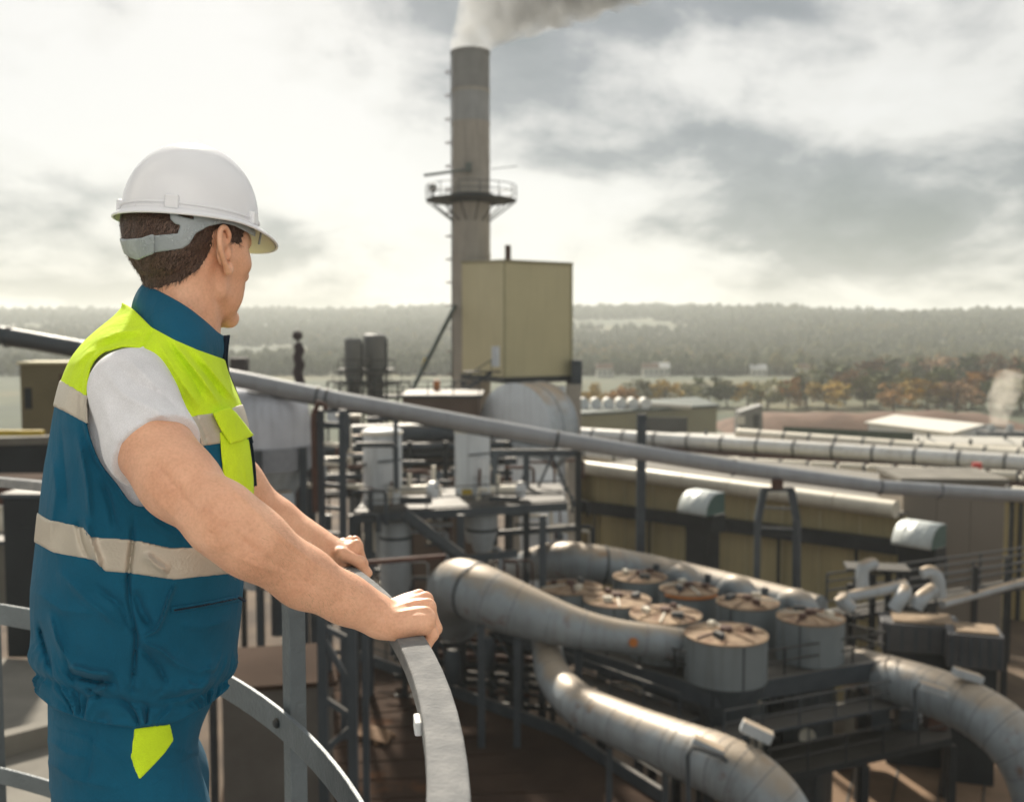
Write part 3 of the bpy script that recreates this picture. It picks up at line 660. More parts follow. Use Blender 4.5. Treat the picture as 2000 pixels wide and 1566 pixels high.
# ---- the big ducts
t, P, Rd = duct('tapered_duct', 'big dusty tapered duct leading right into the nearest round tank', 'duct',
     [(892, 1215, 47, 1.05), (884, 1160, 45, 1.18), (900, 1146, 43.2, 1.22), (945, 1162, 42, 1.20), (1010, 1189, 41.4, 1.10), (1110, 1222, 40.9, .84), (1195, 1240, 40.7, .68), (1290, 1253, 40.8, .66), (1375, 1264, 41.2, .66)], DUSTY, per=6, n=36)
for i, g in ((16, 1.035), (28, 1.006), (36, 1.012), (42, 1.02)): band_on(P, Rd, i, g, .14, STEEL if i == 16 else DUSTY, t, 'joint_band')
p = at(1237, 1254, 40.7 - .70); MB().lathe(p, [(.2, -.03), (.2, .03)], 6, axis=(0, -1, .1)).build('hazard_plate', ORANGE, t)
for i in range(4, len(P) - 1, 4): band_on(P, Rd, i, 1.006, .035, SEAM, t, 'cladding_seam')
for px in (940, 1010, 1130): 
    q = at(px, 1255, 41.2); MB().bar((q.x, q.y, GZ0), (q.x, q.y, q.z + .8), .3, up=(0, 1, 0)).build('support', STEEL, t)
t, P, Rd = duct('back_duct', 'dusty duct bending behind the round tanks', 'duct',
     [(950, 1120, 60, .62), (1000, 1108, 57, .68), (1050, 1100, 54.5, .9), (1100, 1095, 53, 1.0), (1165, 1102, 52.4, 1.0), (1250, 1114, 52.8, .94), (1360, 1138, 51.5, .9), (1480, 1166, 49, .84), (1600, 1194, 46.5, .76)], DUSTY, per=6, n=32)
for i, g in ((18, 1.01), (21, 1.02), (25, 1.05), (31, 1.02)): band_on(P, Rd, i, g, .12, STEEL if i == 25 else DUSTY, t, 'joint_band')
for i in range(3, len(P) - 1, 4): band_on(P, Rd, i, 1.007, .03, SEAM, t, 'cladding_seam')
for k, (px, py, D) in enumerate(((1335, 1128, 50.5), (1440, 1150, 48), (1556, 1178, 45.6))):
    p = at(px, py, D); q = TXY[(6, 5, 4)[k]]
    MB().tube(arc_pts((p.x, p.y, p.z - .55), .62, 0, math.pi * .95, 10, (.55, -.75, 0), (0, 0, 1)), [.62] * 11, 18).build('inlet_elbow', DUSTY, t, smooth=60)
    MB().cyl(p + Vector((-1.3, .7, -.25)), p + Vector((-1.25, .7, .55)), .16, n=10).build('damper', STEEL, t, smooth=40)
t, P, Rd = duct('lower_duct', 'thick grey duct curving down below the tank deck in the foreground', 'duct',
     [(1066, 1210, 43.5, .60), (1068, 1262, 42, .62), (1082, 1320, 39.5, .68), (1130, 1374, 36.6, .74), (1218, 1417, 34.6, .80), (1323, 1460, 32.6, .88), (1410, 1496, 31.2, .96), (1480, 1540, 30.4, .98), (1530, 1610, 30, .98), (1548, 1700, 30, .98), (1550, 1800, 30, .98)], DUSTY, per=6, n=36)
for i, g in ((14, 1.012), (20, 1.012), (26, 1.012), (31, 1.018), (34, 1.018), (37, 1.018), (40, 1.018)): band_on(P, Rd, i, g, .07, DUSTY, t, 'joint_band')
for c_, s_ in (((1478, 1428, 31.2), (1.0, .5, .36)), ((1383, 1458, 30.3), (1.0, .5, .30))):
    M_ = Matrix.Rotation(.38, 3, 'Y') @ Matrix.Rotation(-.25, 3, 'Z'); MB().box(at(*c_), s_, M=M_).build('lamp_housing', GALV, t, bevel=.04)
MB().tube([at(1345, 1566, 30), at(1343, 1475, 30), at(1352, 1458, 30), at(1410, 1476, 29.9), at(1420, 1486, 29.9)], .07, 8).build('conduit_arm', STEEL, t, smooth=60)
for i in range(3, len(P) - 1, 3): band_on(P, Rd, i, 1.007, .03, SEAM, t, 'cladding_seam')
for px, D in ((1190, 34.6), (1300, 33)): q = at(px, 1480, D); MB().bar((q.x, q.y, -17), (q.x, q.y, q.z + .4), .2, up=(0, 1, 0)).build('support', STEEL, t)
t, P, Rd = duct('right_duct', 'thick grey duct with segmented elbow leaving the frame at right', 'duct',
     [(1660, 1302, 44.5, .92), (1735, 1324, 42, .94), (1820, 1350, 40, .96), (1900, 1384, 38.4, 1.0), (1970, 1436, 37.2, 1.04), (2022, 1515, 36.6, 1.04), (2048, 1630, 36.4, 1.04), (2052, 1760, 36.4, 1.04)], DUSTY, per=6, n=36)
for i in (6, 12, 16, 19, 22, 25, 28, 31): band_on(P, Rd, i, 1.018, .07, DUSTY, t, 'joint_band')
for i in range(2, len(P) - 1, 3): band_on(P, Rd, i, 1.007, .03, SEAM, t, 'cladding_seam')
for c_ in ((1890, 1318, 38.6), (1822, 1345, 38.0)): MB().box(at(*c_), (1.1, .5, .3), M=Matrix.Rotation(.3, 3, 'Y')).build('lamp_housing', GALV, t, bevel=.04)
MB().tube([at(1788, 1425, 38), at(1787, 1345, 38), at(1795, 1336, 38), at(1850, 1352, 38)], .07, 8).build('conduit_arm', STEEL, t, smooth=60)
duct('stub_duct', 'short grey duct stub tucked under the right duct', 'duct', [(1690, 1350, 45, .8), (1745, 1362, 44, .85), (1800, 1378, 43.2, .85)], GALV, bands=(.2, .9))

# ---- right side: gantry walkway, grey units
def gantry():
    a, b = at(1640, 1155, 50), at(2060, 1062, 62)
    t = thing('gantry_walkway', 'steel gantry walkway with railings leading off to the right edge', 'walkway', tuple(a))
    fa, fb = at(1640, 1200, 50), at(2060, 1128, 62)
    MB().bar(fa, fb, 1.6, .2).build('floor', DARK, t)
    d = (fb - fa).normalized(); s = Vector((-d.y, d.x, 0))
    for o in (-.8, .8):
        handrail(t, [fa + s * o, fb + s * o], h=2.0 if o < 0 else 1.9, r=.06, step=3.4, m_=STEEL)
        for h in (.5, 1.5): MB().cyl(fa + s * o + Vector((0, 0, h)), fb + s * o + Vector((0, 0, h)), .05, n=6).build('mid_rail', STEEL, t)
    MB().cyl(at(1840, 1180, 53), at(2050, 1122, 60), .2, n=12).build('edge_pipe', GALV, t, smooth=40)
    for px, py, D in ((1660, 1200, 50.5), (1705, 1180, 50), (1735, 1178, 50.2), (1770, 1175, 50.6), (1905, 1165, 55), (1968, 1150, 58)):
        q = at(px, py - 60, D); MB().bar((q.x, q.y, GZ0), q, .26, up=(0, 1, 0)).build('column', DARK, t)
    MB().box(at(1712, 1108, 50.5), (3.0, 1.6, .15), rz=-.2).build('landing', DARK, t)
    for i, (c, lab) in enumerate((([(1686, 1150, 48, .28), (1684, 1118, 48, .3), (1692, 1104, 48, .3), (1708, 1100, 48.2, .28)], 'pale bent pipe at the left end of the gantry'), ([(1800, 1120, 48, .26), (1818, 1116, 48, .3), (1832, 1132, 48, .3), (1836, 1165, 48, .28)], 'white elbow pipe arching beside the gantry'),
              ([(1640, 1168, 47, .26), (1700, 1156, 47, .26), (1770, 1142, 47.4, .26)], 'pale straight pipe along the foot of the gantry'), ([(1745, 1190, 46.5, .3), (1762, 1165, 46.5, .32), (1768, 1150, 47, .3)], 'short upright pale pipe among the gantry posts'), ([(1788, 1186, 46.5, .32), (1800, 1168, 46.5, .34), (1822, 1150, 47, .3)], 'slanting pale pipe below the white elbow'), ([(1643, 1165, 46, .3), (1650, 1178, 46, .34), (1664, 1188, 46, .3)], 'stubby pale pipe end left of the gantry posts'))):
        duct('process_pipe', lab, 'pipe', c, GALV, bands=(.1, .9), n=16)
    for i, (px, py, D, sx, sy, sz, rz, lab) in enumerate(((1795, 1236, 47, 3.5, 2.2, 1.3, -.25, 'long dark grey machine box with a flat sandy top'), (1900, 1262, 45, 2.3, 1.8, 1.5, -.3, 'dark ribbed machine box beside the right duct'))):
        p = at(px, py, D); t = thing('machine_box', lab, 'machine', (p.x, p.y, p.z - sz / 2)); MB().box(p, (sx, sy, sz), rz).build('body', mat('dark_machine_grey', (.085, .085, .09), .6, var=.3, scale=.9), t, bevel=.05)
        MB().box(p + Vector((.1, 0, sz / 2 + .06)), (sx * .75, sy * .8, .1), rz).build('lid', mat('sandy_dust_top', (.36, .26, .17), .9, var=.4), t)
        Mr = Matrix.Rotation(rz, 3, 'Z')
        for k in range(6): MB().box(p + Mr @ Vector((-sx * .42 + k * sx * .168, -sy / 2 - .03, 0)), (.1, .05, sz * .85), rz).build('rib', STEEL, t)
        MB().box((p.x, p.y, (p.z - sz / 2 + GZ0) / 2 - .01), (sx * .8, sy * .8, p.z - sz / 2 - GZ0), rz).build('plinth', DARK, t)
gantry()

# ---- long beige hall and its fittings
def hall():
    zt = -12.1; a, b = atz(1120, 918, zt), atz(1765, 1008, zt); d = (b - a).normalized(); s = Vector((-d.y, d.x, 0)); s = s if s.y > 0 else -s
    t = thing('long_hall', 'long low beige hall with a cream pipe along its eaves', 'building', tuple(a))
    P = [a, b, b + s * 16, a + s * 16]
    MB().prism([(p.x, p.y) for p in P], GZ0, zt).build('wall', BEIGE2, t)
    MB().prism([(p.x, p.y) for p in [a - s * .5, b - s * .5, b + s * 16.3, a + s * 16.3]], zt + .003, zt + .3).build('roof', mat('grey_flat_roof', (.2, .185, .16), .8, var=.3, scale=.2), t)
    for i in range(7):
        p, q = a.lerp(b, i / 7), a.lerp(b, (i + .985) / 7); MB().cyl(p - s * .9 + Vector((0, 0, .55)), q - s * .9 + Vector((0, 0, .55)), .58, n=18).build('eaves_pipe', CREAM, t, smooth=50)
    k0, k1 = a - s * .5 + Vector((0, 0, -3.0)), b - s * .5 + Vector((0, 0, -2.0))
    MB().bar(k0, k1, .6, 1.0).build('cable_tray', DARK, t)
    for i in range(5): p = k0.lerp(k1, (i + .5) / 5); MB().bar((p.x, p.y, GZ0), p, .2, up=(0, 1, 0)).build('tray_post', DARK, t)
    for i in range(1, 10): p = a.lerp(b, i / 10) - s * .06; MB().bar((p.x, p.y, GZ0), (p.x, p.y, zt - .4), .12, up=(0, 1, 0)).build('pilaster', BEIGE, t)
    handrail(t, [a.lerp(b, .25) - s * 4 + Vector((0, 0, -7.5)), b - s * 4 + Vector((0, 0, -7.5))], h=1.2, r=.05, step=4, m_=DARK)
    MB().bar(a.lerp(b, .25) - s * 3 + Vector((0, 0, -7.6)), b - s * 3 + Vector((0, 0, -7.6)), 2, .2).build('gallery_floor', DARK, t)
    for i, (px, py, D, w, lab) in enumerate(((1376, 980, 66, 2.3, 'pale green curved vent hood on the hall wall'), (1800, 1042, 62, 2.5, 'curved white vent hood beside the brown end block'))):
        p = at(px, py, D); t = thing('vent_hood', lab, 'vent hood', tuple(p)); mb = MB(); n = 10
        ax = d; pts0 = arc_pts(p - ax * w / 2, 1.35, math.pi, math.pi / 2, n, s * -1.0 * -1, (0, 0, 1)); 
        prof = [Vector((math.cos(x), math.sin(x))) * 1.35 for x in np.linspace(math.pi, math.pi / 2, n)] + [Vector((.6, 1.35)), Vector((.6, 0))]
        k = len(prof); V = []
        for e in (-w / 2, w / 2):
            for q in prof: V.append(tuple(p + ax * e + s * q.x + Vector((0, 0, q.y - .65))))
        mb.add(V, [(j, j + k, j + 1 + k, j + 1) for j in range(n)]); hood = mb.build('hood', HOODM, t, smooth=40)
        so = hood.modifiers.new('thick', 'SOLIDIFY'); so.thickness = .05
        mb = MB(); mb.add([v for v in V], [tuple(range(k)), tuple(reversed(range(k, 2 * k)))]); mb.build('side_panel', DGREEN, t)
        for j in range(1, 4): e = -w / 2 + w * j / 4; MB().tube([p + ax * e + s * q.x * 1.01 + Vector((0, 0, q.y * 1.01 - .65)) for q in prof[:n]], .03, 4).build('rib', HOODM, t)
        MB().box(p + s * .1 + Vector((0, 0, -1.3)), (w * .95, 1.4, 1.2), rz=math.atan2(d.y, d.x)).build('duct_box', DARK, t)
        MB().box((p.x, p.y + .5, (p.z - 1.9 + GZ0) / 2), (w * .8, 1.2, p.z - 1.9 - GZ0), rz=math.atan2(d.y, d.x)).build('shaft', DARK, t)
    # brown block closing the hall on the right
    p = at(1858, 995, 68); t = thing('end_block', 'plain grey brown block building at the right end of the hall', 'building', (p.x, p.y, GZ0)); z1 = at(1858, 948, 66).z
    bm_ = mat('grey_brown_panel', (.24, .205, .165), .7, var=.12, scale=.2)
    for i in range(3):
        q = p + Vector(((i - 1) * 2.2, (i - 1) * -.15 + 2, 0)); MB().box((q.x, q.y, (z1 + GZ0) / 2), (2.17, 5.6, z1 - GZ0), rz=-.07).build('wall_panel', bm_, t)
    MB().box((p.x, p.y + 2, z1 + .15), (7.0, 6.0, .28), rz=-.07).build('roof', CONCF, t)
hall()

# ---- rows of long light pipes and roofs beyond the hall
def rows():
    def row(name, label, cat, p0, p1, z, r, m_, n, gap=.02, dark=None, group=None, sag=()):
        a, b = atz(*p0, z), atz(*p1, z); t = thing(name, label, cat, tuple(a), group)
        for i in range(n):
            q0, q1 = a.lerp(b, i / n), a.lerp(b, (i + 1 - gap) / n); MB().cyl(q0, q1, r, n=16).build('pipe_length', m_, t, smooth=50)
            MB().cyl(q1 - (b - a).normalized() * .1, q1 + (b - a).normalized() * .12, r * 1.1, n=16).build('collar', STEEL, t, smooth=40)
            MB().bar((q0.x, q0.y, GZ0), (q0.x, q0.y, z - r * .8), .3, up=(0, 1, 0)).build('trestle_leg', DARK, t)
        if dark: MB().bar(a + Vector((0, -.4, -r - dark / 2)), b + Vector((0, -.4, -r - dark / 2)), 1.2, dark).build('carrier_beam', RUSTY, t)
    row('lagged_pipe', 'upper far cream lagged pipe crossing beyond the hall', 'pipe', (1440, 846), (2060, 893), -12.4, .62, CREAM, 11)
    row('lagged_pipe', 'grey white lagged pipe below the farthest cream pipe', 'pipe', (1105, 846), (2060, 908), -12.9, .85, WHITE, 13, dark=.9)
    row('lagged_pipe', 'middle cream lagged pipe with short broken lengths', 'pipe', (1230, 892), (2060, 934), -12.9, .5, CREAM, 15, gap=.14, dark=1.0)
    row('lagged_pipe', 'near cream lagged pipe just behind the overhead pipe', 'pipe', (1380, 908), (2060, 972), -12.6, .62, CREAM, 10, gap=.12)
    row('lagged_pipe', 'blue white lagged pipe at the left behind the steel mast', 'pipe', (1095, 878), (1340, 912), -12.2, .62, WHITE, 4)
    row('lagged_pipe', 'cream pipe lengths on the left just above the hall eaves', 'pipe', (1095, 918), (1300, 934), -12.4, .62, CREAM, 3)
    for (p0, p1, z, w, lab) in (((1180, 880), (2080, 925), -14.2, 14, 'brown flat roof strip between the lagged pipes'), ((1300, 905), (2080, 960), -14.0, 9, 'greenish flat roof behind the overhead pipe')):
        a, b = atz(*p0, z), atz(*p1, z); t = thing('storage_hall', lab, 'building', tuple(a)); s = Vector((0, 1, 0))
        MB().prism([(q.x, q.y) for q in (a, b, b + s * w, a + s * w)], GZ0, z - .25).build('wall', BEIGE2, t)
        MB().prism([(q.x, q.y) for q in (a - s * .4, b - s * .4, b + s * (w + .3), a + s * (w + .3))], z - .245, z).build('roof', BROWN if 'brown' in lab else mat('mossy_roof', (.15, .135, .085), .85, var=.3, scale=.1), t)
        for i in range(8):
            q = a.lerp(b, (i + .5) / 8) + s * w * .5; MB().box(q + Vector((0, 0, .3)), (4.2, 1.6, .55)).build('skylight', CREAM, t, bevel=.1)
    for k, (px0, px1, py0, py1, z, dep, m_, lab) in enumerate(((1330, 2080, 862, 872, -16.5, 9, WHITEP, 'long pale roof strip just beyond the farthest lagged pipe'), (1560, 2080, 876, 886, -15.6, 5, CREAM, 'cream roof strip between the two farthest lagged pipes'), (1120, 1420, 872, 884, -15.2, 6, CREAM, 'short cream roof behind the steel mast'), (1660, 2080, 915, 934, -14.9, 4, WHITEP, 'pale roof strip near the red drum'), (1960, 2090, 856, 858, -17, 8, WHITE, 'small white roof at the right edge near the steam'))):
        a, b = atz(px0, py0, z), atz(px1, py1, z); t = thing('storage_shed', lab, 'building', tuple(a)); s = Vector((0, 1, 0)); n_ = 9
        MB().prism([(q.x, q.y) for q in (a, b, b + s * dep, a + s * dep)], GZ0, z - .5).build('wall', BEIGE2, t)
        for i in range(n_):
            q0, q1 = a.lerp(b, i / n_), a.lerp(b, (i + .985) / n_); h = .9
            MB().add([q0 - s * .3 + Vector((0, 0, -.45)), q1 - s * .3 + Vector((0, 0, -.45)), q1 + s * (dep + .3) + Vector((0, 0, -.45)), q0 + s * (dep + .3) + Vector((0, 0, -.45)), q0 + s * dep * .5 + Vector((0, 0, h)), q1 + s * dep * .5 + Vector((0, 0, h))], [(0, 1, 5, 4), (2, 3, 4, 5), (1, 2, 5), (3, 0, 4), (3, 2, 1, 0)]).build('roof_sheet', m_, t)
        for i in range(5): q = a.lerp(b, (i + .4) / 5) + s * dep * .4; MB().cyl(q, q + Vector((0, 0, 1.5)), .22, n=10).build('roof_vent', STEEL, t, smooth=40)
    p = at(1908, 915, 96); t = thing('red_drum', 'small bright red drum on the pipe bridge', 'drum', tuple(p - Vector((0, 0, .5)))); MB().lathe(p, [(.42, -.55), (.45, -.5), (.45, .5), (.42, .55)], 14).build('shell', REDP, t, smooth=40)
    for z_ in (-.2, .2): MB().lathe(p, [(.47, z_ - .03), (.47, z_ + .03)], 14).build('hoop', REDP, t, smooth=40)
rows()

def far_site():
    # low beige sheds with white drums on top, left
    a, b = at(1135, 830, 190), at(1400, 822, 215)
    t = thing('low_shed', 'low olive beige shed carrying a row of white drums', 'building', (a.x, a.y, GZ0))
    zt = at(1260, 805, 200).z
    MB().prism([(a.x - 2, a.y), (b.x, b.y), (b.x, b.y + 25), (a.x - 2, a.y + 25)], GZ0, zt).build('wall', mat('olive_shed', (.27, .25, .15), .8, var=.2, scale=.1), t)
    MB().prism([(a.x - 2.5, a.y - .6), (b.x + .5, b.y - .6), (b.x + .5, b.y + 25.6), (a.x - 2.5, a.y + 25.6)], zt + .003, zt + .5).build('roof', GREEN, t)
    q = at(1320, 838, 186); MB().box((q.x, b.y - 15, -18), (9, .3, 3)).build('door', DARK, t)
    for k in range(6):
        q = at(1140 + 24 * k, 797, 205); d = thing('white_drum', 'white drum, number %s from the left in the row on the low shed' % ('one', 'two', 'three', 'four', 'five', 'six')[k], 'drum', (q.x, q.y, zt + .5), 'white drums on the low shed')
        zz = zt + 1.5; MB().cyl((q.x - .1, q.y - 2, zz), (q.x - .1, q.y + 2, zz), 1.05, n=16).build('shell', WHITEP, d, smooth=40); MB().cyl((q.x - .1, q.y - 2.12, zz), (q.x - .1, q.y - 1.98, zz), 1.1, n=16).build('end_ring', WHITE, d, smooth=40)
        MB().box((q.x - .1, q.y, zt + .75), (1.4, 3, .5)).build('saddle', STEEL, d)
    duct('white_header_pipe', 'thin white pipe above the far row of white drums', 'pipe', [(1215, 790, 206, .5), (1280, 791, 206, .5), (1350, 795, 206, .5)], WHITEP, bands=(.3, .6))
    # small grey house-like hoist
    p = at(1462, 805, 200); t = thing('hoist_house', 'small grey angular hoist house on the field behind', 'hut', (p.x, p.y, GZ0))
    MB().hexa([(p.x - 2.6, p.y - 2, GZ0), (p.x + 2.6, p.y - 2, GZ0), (p.x + 2.6, p.y + 2, GZ0), (p.x - 2.6, p.y + 2, GZ0), (p.x - 2.2, p.y - 2, p.z + .2), (p.x + 2.2, p.y - 2, p.z + 1.6), (p.x + 2.2, p.y + 2, p.z + 1.6), (p.x - 2.2, p.y + 2, p.z + .2)]).build('wall', mat('hut_grey', (.2, .2, .19), .7), t)
    MB().box((p.x - 2, p.y - 2.1, p.z - 1.4), (1.6, .2, 1.6)).build('window', WHITEP, t); MB().box((p.x + 1.1, p.y - 2.1, p.z - 1.5), (1.1, .2, 2.4)).build('door', DARK, t)
    # white gabled shed and dark green strip
    p = at(1855, 850, 170); zt = at(0, 838, 170).z; zr = at(0, 824, 172).z; zb = GZ0; w, dep = 6.3, 10; t = thing('white_shed', 'white gabled shed in front of the tree belt', 'building', (p.x, p.y, GZ0))
    R_ = Matrix.Rotation(.35, 3, 'Z'); c = Vector((p.x, p.y + 5, 0)); W = lambda x, y, z: c + R_ @ Vector((x, y, 0)) + Vector((0, 0, z))
    mb = MB(); mb.add([W(-w, -dep, zb), W(w, -dep, zb), W(w, dep, zb), W(-w, dep, zb), W(-w, -dep, zt), W(w, -dep, zt), W(w, dep, zt), W(-w, dep, zt), W(0, -dep, zr), W(0, dep, zr)],
       [(0, 1, 5, 8, 4), (2, 3, 7, 9, 6), (1, 2, 6, 5), (3, 0, 4, 7)]); mb.build('wall', WHITE, t)
    for sg in (-1, 1):
        mb = MB(); V = [W(sg * (w + .5), -dep - .5, zt - .1), W(sg * (w + .5), dep + .5, zt - .1), W(0, dep + .5, zr + .05), W(0, -dep - .5, zr + .05)]; mb.hexa([v for v in V] + [v + Vector((0, 0, .2)) for v in V]); mb.build('roof', WHITEP, t)
    MB().box(W(-1.5, -dep - .06, zb + 2.2), (3, .1, 4.2), rz=.35).build('door', STEEL, t)
    a, b = at(1530, 838, 150), at(1785, 850, 150); t = thing('green_fence', 'long dark green screen fence behind the lagged pipes', 'fence', (a.x, a.y, GZ0))
    for i in range(12): q0, q1 = a.lerp(b, i / 12), a.lerp(b, (i + .98) / 12); MB().hexa([(q0.x, q0.y, GZ0), (q1.x, q1.y, GZ0), (q1.x, q1.y + .2, GZ0), (q0.x, q0.y + .2, GZ0), (q0.x, q0.y, q0.z + .4), (q1.x, q1.y, q1.z + .4), (q1.x, q1.y + .2, q1.z + .4), (q0.x, q0.y + .2, q0.z + .4)]).build('panel', GREEN, t)
    # soil bank
    mb = MB(); n = 40; rowsn = 7
    for j in range(rowsn):
        for i in range(n + 1):
            u = i / n; x = 55 + 85 * u; y = 262 + 30 * (j / (rowsn - 1)); hgt = math.sin(math.pi * j / (rowsn - 1)) * (5.5 + 1.6 * gnoise(x, y, .12, 5) + 1.0 * gnoise(x, y, .4, 8)) * math.sin(math.pi * min(1, max(0, u))) ** .4
            mb.v.append((x, y, GZ0 - .2 + hgt))
    for j in range(rowsn - 1):
        for i in range(n): mb.f.append((j * (n + 1) + i, j * (n + 1) + i + 1, (j + 1) * (n + 1) + i + 1, (j + 1) * (n + 1) + i))
    tag(mb.build('soil_bank', SOIL, smooth=180), 'reddish brown bank of bare soil in front of the trees', kind='structure')
    # far cooling cells with steam
    p = at(1955, 838, 160); t = thing('cooling_unit', 'small grey unit with two steaming stacks at the right edge', 'cooling tower', (p.x, p.y, GZ0)); z1 = at(0, 842, 160).z
    MB().box((p.x + .5, p.y, (z1 + GZ0) / 2), (7, 4, z1 - GZ0)).build('body', STEEL, t); 
    for o in (-1.6, 1.4): MB().cyl((p.x + o, p.y, z1), (p.x + o, p.y, z1 + 1.2), .5, n=14).build('stack', GALV, t, smooth=40)
    # scattered white houses up the valley
    for i, (px, py, D, w, h, lab) in enumerate(((1270, 738, 610, 9, 5, 'left of the two white houses close together up the valley'), (1290, 736, 620, 10, 5, 'right of the two white houses close together up the valley'), (1573, 744, 600, 8, 5, 'single white house above the tree belt'), (1480, 742, 620, 9, 4, 'pale house in the valley above the hoist house'), (1630, 712, 700, 26, 5, 'long pale roofed farm building on the lower slope'), (1330, 700, 720, 10, 5, 'pale house on the slope left of the long farm building'), (1180, 742, 600, 9, 5, 'pale house just right of the beige box building'))):
        p = at(px, py, D); z = terrain(p.x, p.y); t = thing('valley_house', lab, 'house', (p.x, p.y, z), 'white houses in the valley'); z0 = z - 1; zt = z + h
        MB().box((p.x, p.y, (z0 + zt) / 2), (w, 8, zt - z0)).build('wall', WHITEP, t); mb = MB(); x0, x1 = p.x - w / 2 - .4, p.x + w / 2 + .4; y0, y1 = p.y - 4.5, p.y + 4.5
        mb.add([(x0, y0, zt), (x1, y0, zt), (x1, y1, zt), (x0, y1, zt), (x0, p.y, zt + 3), (x1, p.y, zt + 3)], [(0, 1, 5, 4), (2, 3, 4, 5), (1, 2, 5), (3, 0, 4), (3, 2, 1, 0)]); mb.build('roof', WHITE if i % 2 else SOIL, t)
        for k in range(3): MB().box((p.x - w / 3 + k * w / 3, p.y - 4.02, z + h * .55), (1.2, .1, 1.4)).build('window', DARK, t)
far_site()

def left_side():
    # dark flue with a ball head, twin towers
    c = at(583, 700, 70); t = thing('dark_flue', 'thin dark burgundy flue with a ball cap', 'flue', (c.x, c.y, GZ0)); dm = mat('burgundy_flue', (.035, .018, .022), .7)
    pts = [at(583 + (3 if k % 2 else -2), py, 70) for k, py in enumerate((1000, 745, 728, 712, 698, 684, 671))]; MB().tube(pts, [.36, .36, .33, .37, .33, .36, .3], 14).build('shaft', dm, t, smooth=60)
    q = at(581, 655, 70); MB().lathe(q, [(.05, -.36), (.3, -.22), (.36, 0), (.3, .22), (.05, .34)], 14).build('ball_cap', dm, t, smooth=60); MB().cyl(at(582, 671, 70), at(581, 660, 70), .08, n=6).build('neck', dm, t)
    for i, (px, py, D, r, lab) in enumerate(((690, 660, 110, .95, 'left of two slim grey towers with ringed platforms'), (732, 652, 112, 1.25, 'right and stouter of two slim grey towers with platforms'))):
        c = at(px, py, D); t = thing('slim_tower', lab, 'tower', (c.x, c.y, GZ0), 'slim grey process towers'); tm = mat('tower_grey', (.13, .14, .145), .6, var=.25, scale=.5)
        MB().lathe((c.x, c.y, 0), [(r * .75, GZ0), (r * .75, c.z - 4.6), (r, c.z - 4.2), (r, c.z - .2), (r * .8, c.z)], 24).build('shell', tm, t, smooth=40)
        for py2, g in ((722, 1.75), (748, 2.3), (775, 2.4)):
            z = at(0, py2, D).z; MB().lathe((c.x, c.y, 0), [(r * g, z - .1), (r * g, z + .1)], 20).build('platform', DARK, t, smooth=40)
            MB().tube([Vector((c.x + r * g * math.cos(a * .524), c.y + r * g * math.sin(a * .524), z + 1.1)) for a in range(12)], .05, 4, closed=True).build('guard_rail', DARK, t)
            for a in range(6): e = (c.x + r * g * math.cos(a * 1.047), c.y + r * g * math.sin(a * 1.047)); MB().bar((*e, z), (*e, z + 1.1), .07, up=(0, 1, 0)).build('stanchion', DARK, t)
        MB().bar((c.x + r * 1.05, c.y - .3, GZ0), (c.x + r * 1.05, c.y - .3, c.z - .5), .2, up=(0, 1, 0)).build('riser', DARK, t)
    a, b = at(640, 745, 108), at(800, 745, 108); t = thing('link_bridge', 'low steel bridge frame at the foot of the slim towers', 'steel frame', (a.x, a.y, GZ0))
    for z_ in (0, -1.1, -3.2): beam(t, a + Vector((0, 0, z_)), b + Vector((0, 0, z_)), .18, name='beam', m_=DARK)
    for k in range(8): p = a.lerp(b, k / 7); MB().bar((p.x, p.y, GZ0), p, .2, up=(0, 1, 0)).build('column', DARK, t)
    for k in range(4): beam(t, a.lerp(b, k / 4) + Vector((0, 0, -3.2)), a.lerp(b, (k + .9) / 4), .1, name='brace', m_=DARK)
    p = at(468, 712, 60); t = thing('vent_cowl', 'small dark vent cowl above the pipe by the worker\'s chest', 'vent', tuple(p)); MB().box(p, (.95, .8, .8)).build('cowl', mat('dark_cowl', (.06, .05, .05), .7), t, bevel=.06); MB().bar((p.x, p.y, GZ0), p - Vector((0, 0, .4)), .3, up=(0, 1, 0)).build('pipe', DARK, t)
    q = at(853, 752, 80); t = thing('orange_beacon', 'small orange lamp housing under the slanting strut', 'lamp', tuple(q)); MB().box(q, (.5, .5, .8)).build('housing', ORANGE, t, bevel=.05); MB().bar((q.x, q.y, GZ0), q - Vector((0, 0, .4)), .15, up=(0, 1, 0)).build('post', STEEL, t); MB().bar(at(823, 731, 80), at(852, 731, 80), .16).build('bracket', STEEL, t)
    # brown machine house roof behind the pipe
    p = at(860, 790, 74); t = thing('machine_house', 'rusty brown machine house behind the overhead pipe', 'building', (p.x, p.y, GZ0)); z1 = at(0, 778, 74).z
    MB().box((p.x, p.y + 4, (z1 + GZ0) / 2), (5.6, 7, z1 - GZ0)).build('wall', mat('rusty_wall', (.14, .095, .07), .85, var=.35, scale=.4, rust=.3), t); MB().box((p.x, p.y + 4, z1 + .12), (6, 7.5, .22)).build('roof', STEEL, t); handrail(t, [Vector((p.x - 2.8, p.y + .4, z1 + .2)), Vector((p.x + 2.8, p.y + .4, z1 + .2))], m_=DARK)
    for k in range(4): MB().box((p.x - 2.1 + k * 1.4, p.y + .46, z1 - 3), (.9, .1, 1.2)).build('window', DARK, t)
    # beige shed left of the worker
    p = at(88, 780, 42); t = thing('beige_shed', 'beige shed with a dark window at the left edge behind the worker', 'building', (p.x, p.y, GZ0)); zt = at(0, 712, 42).z
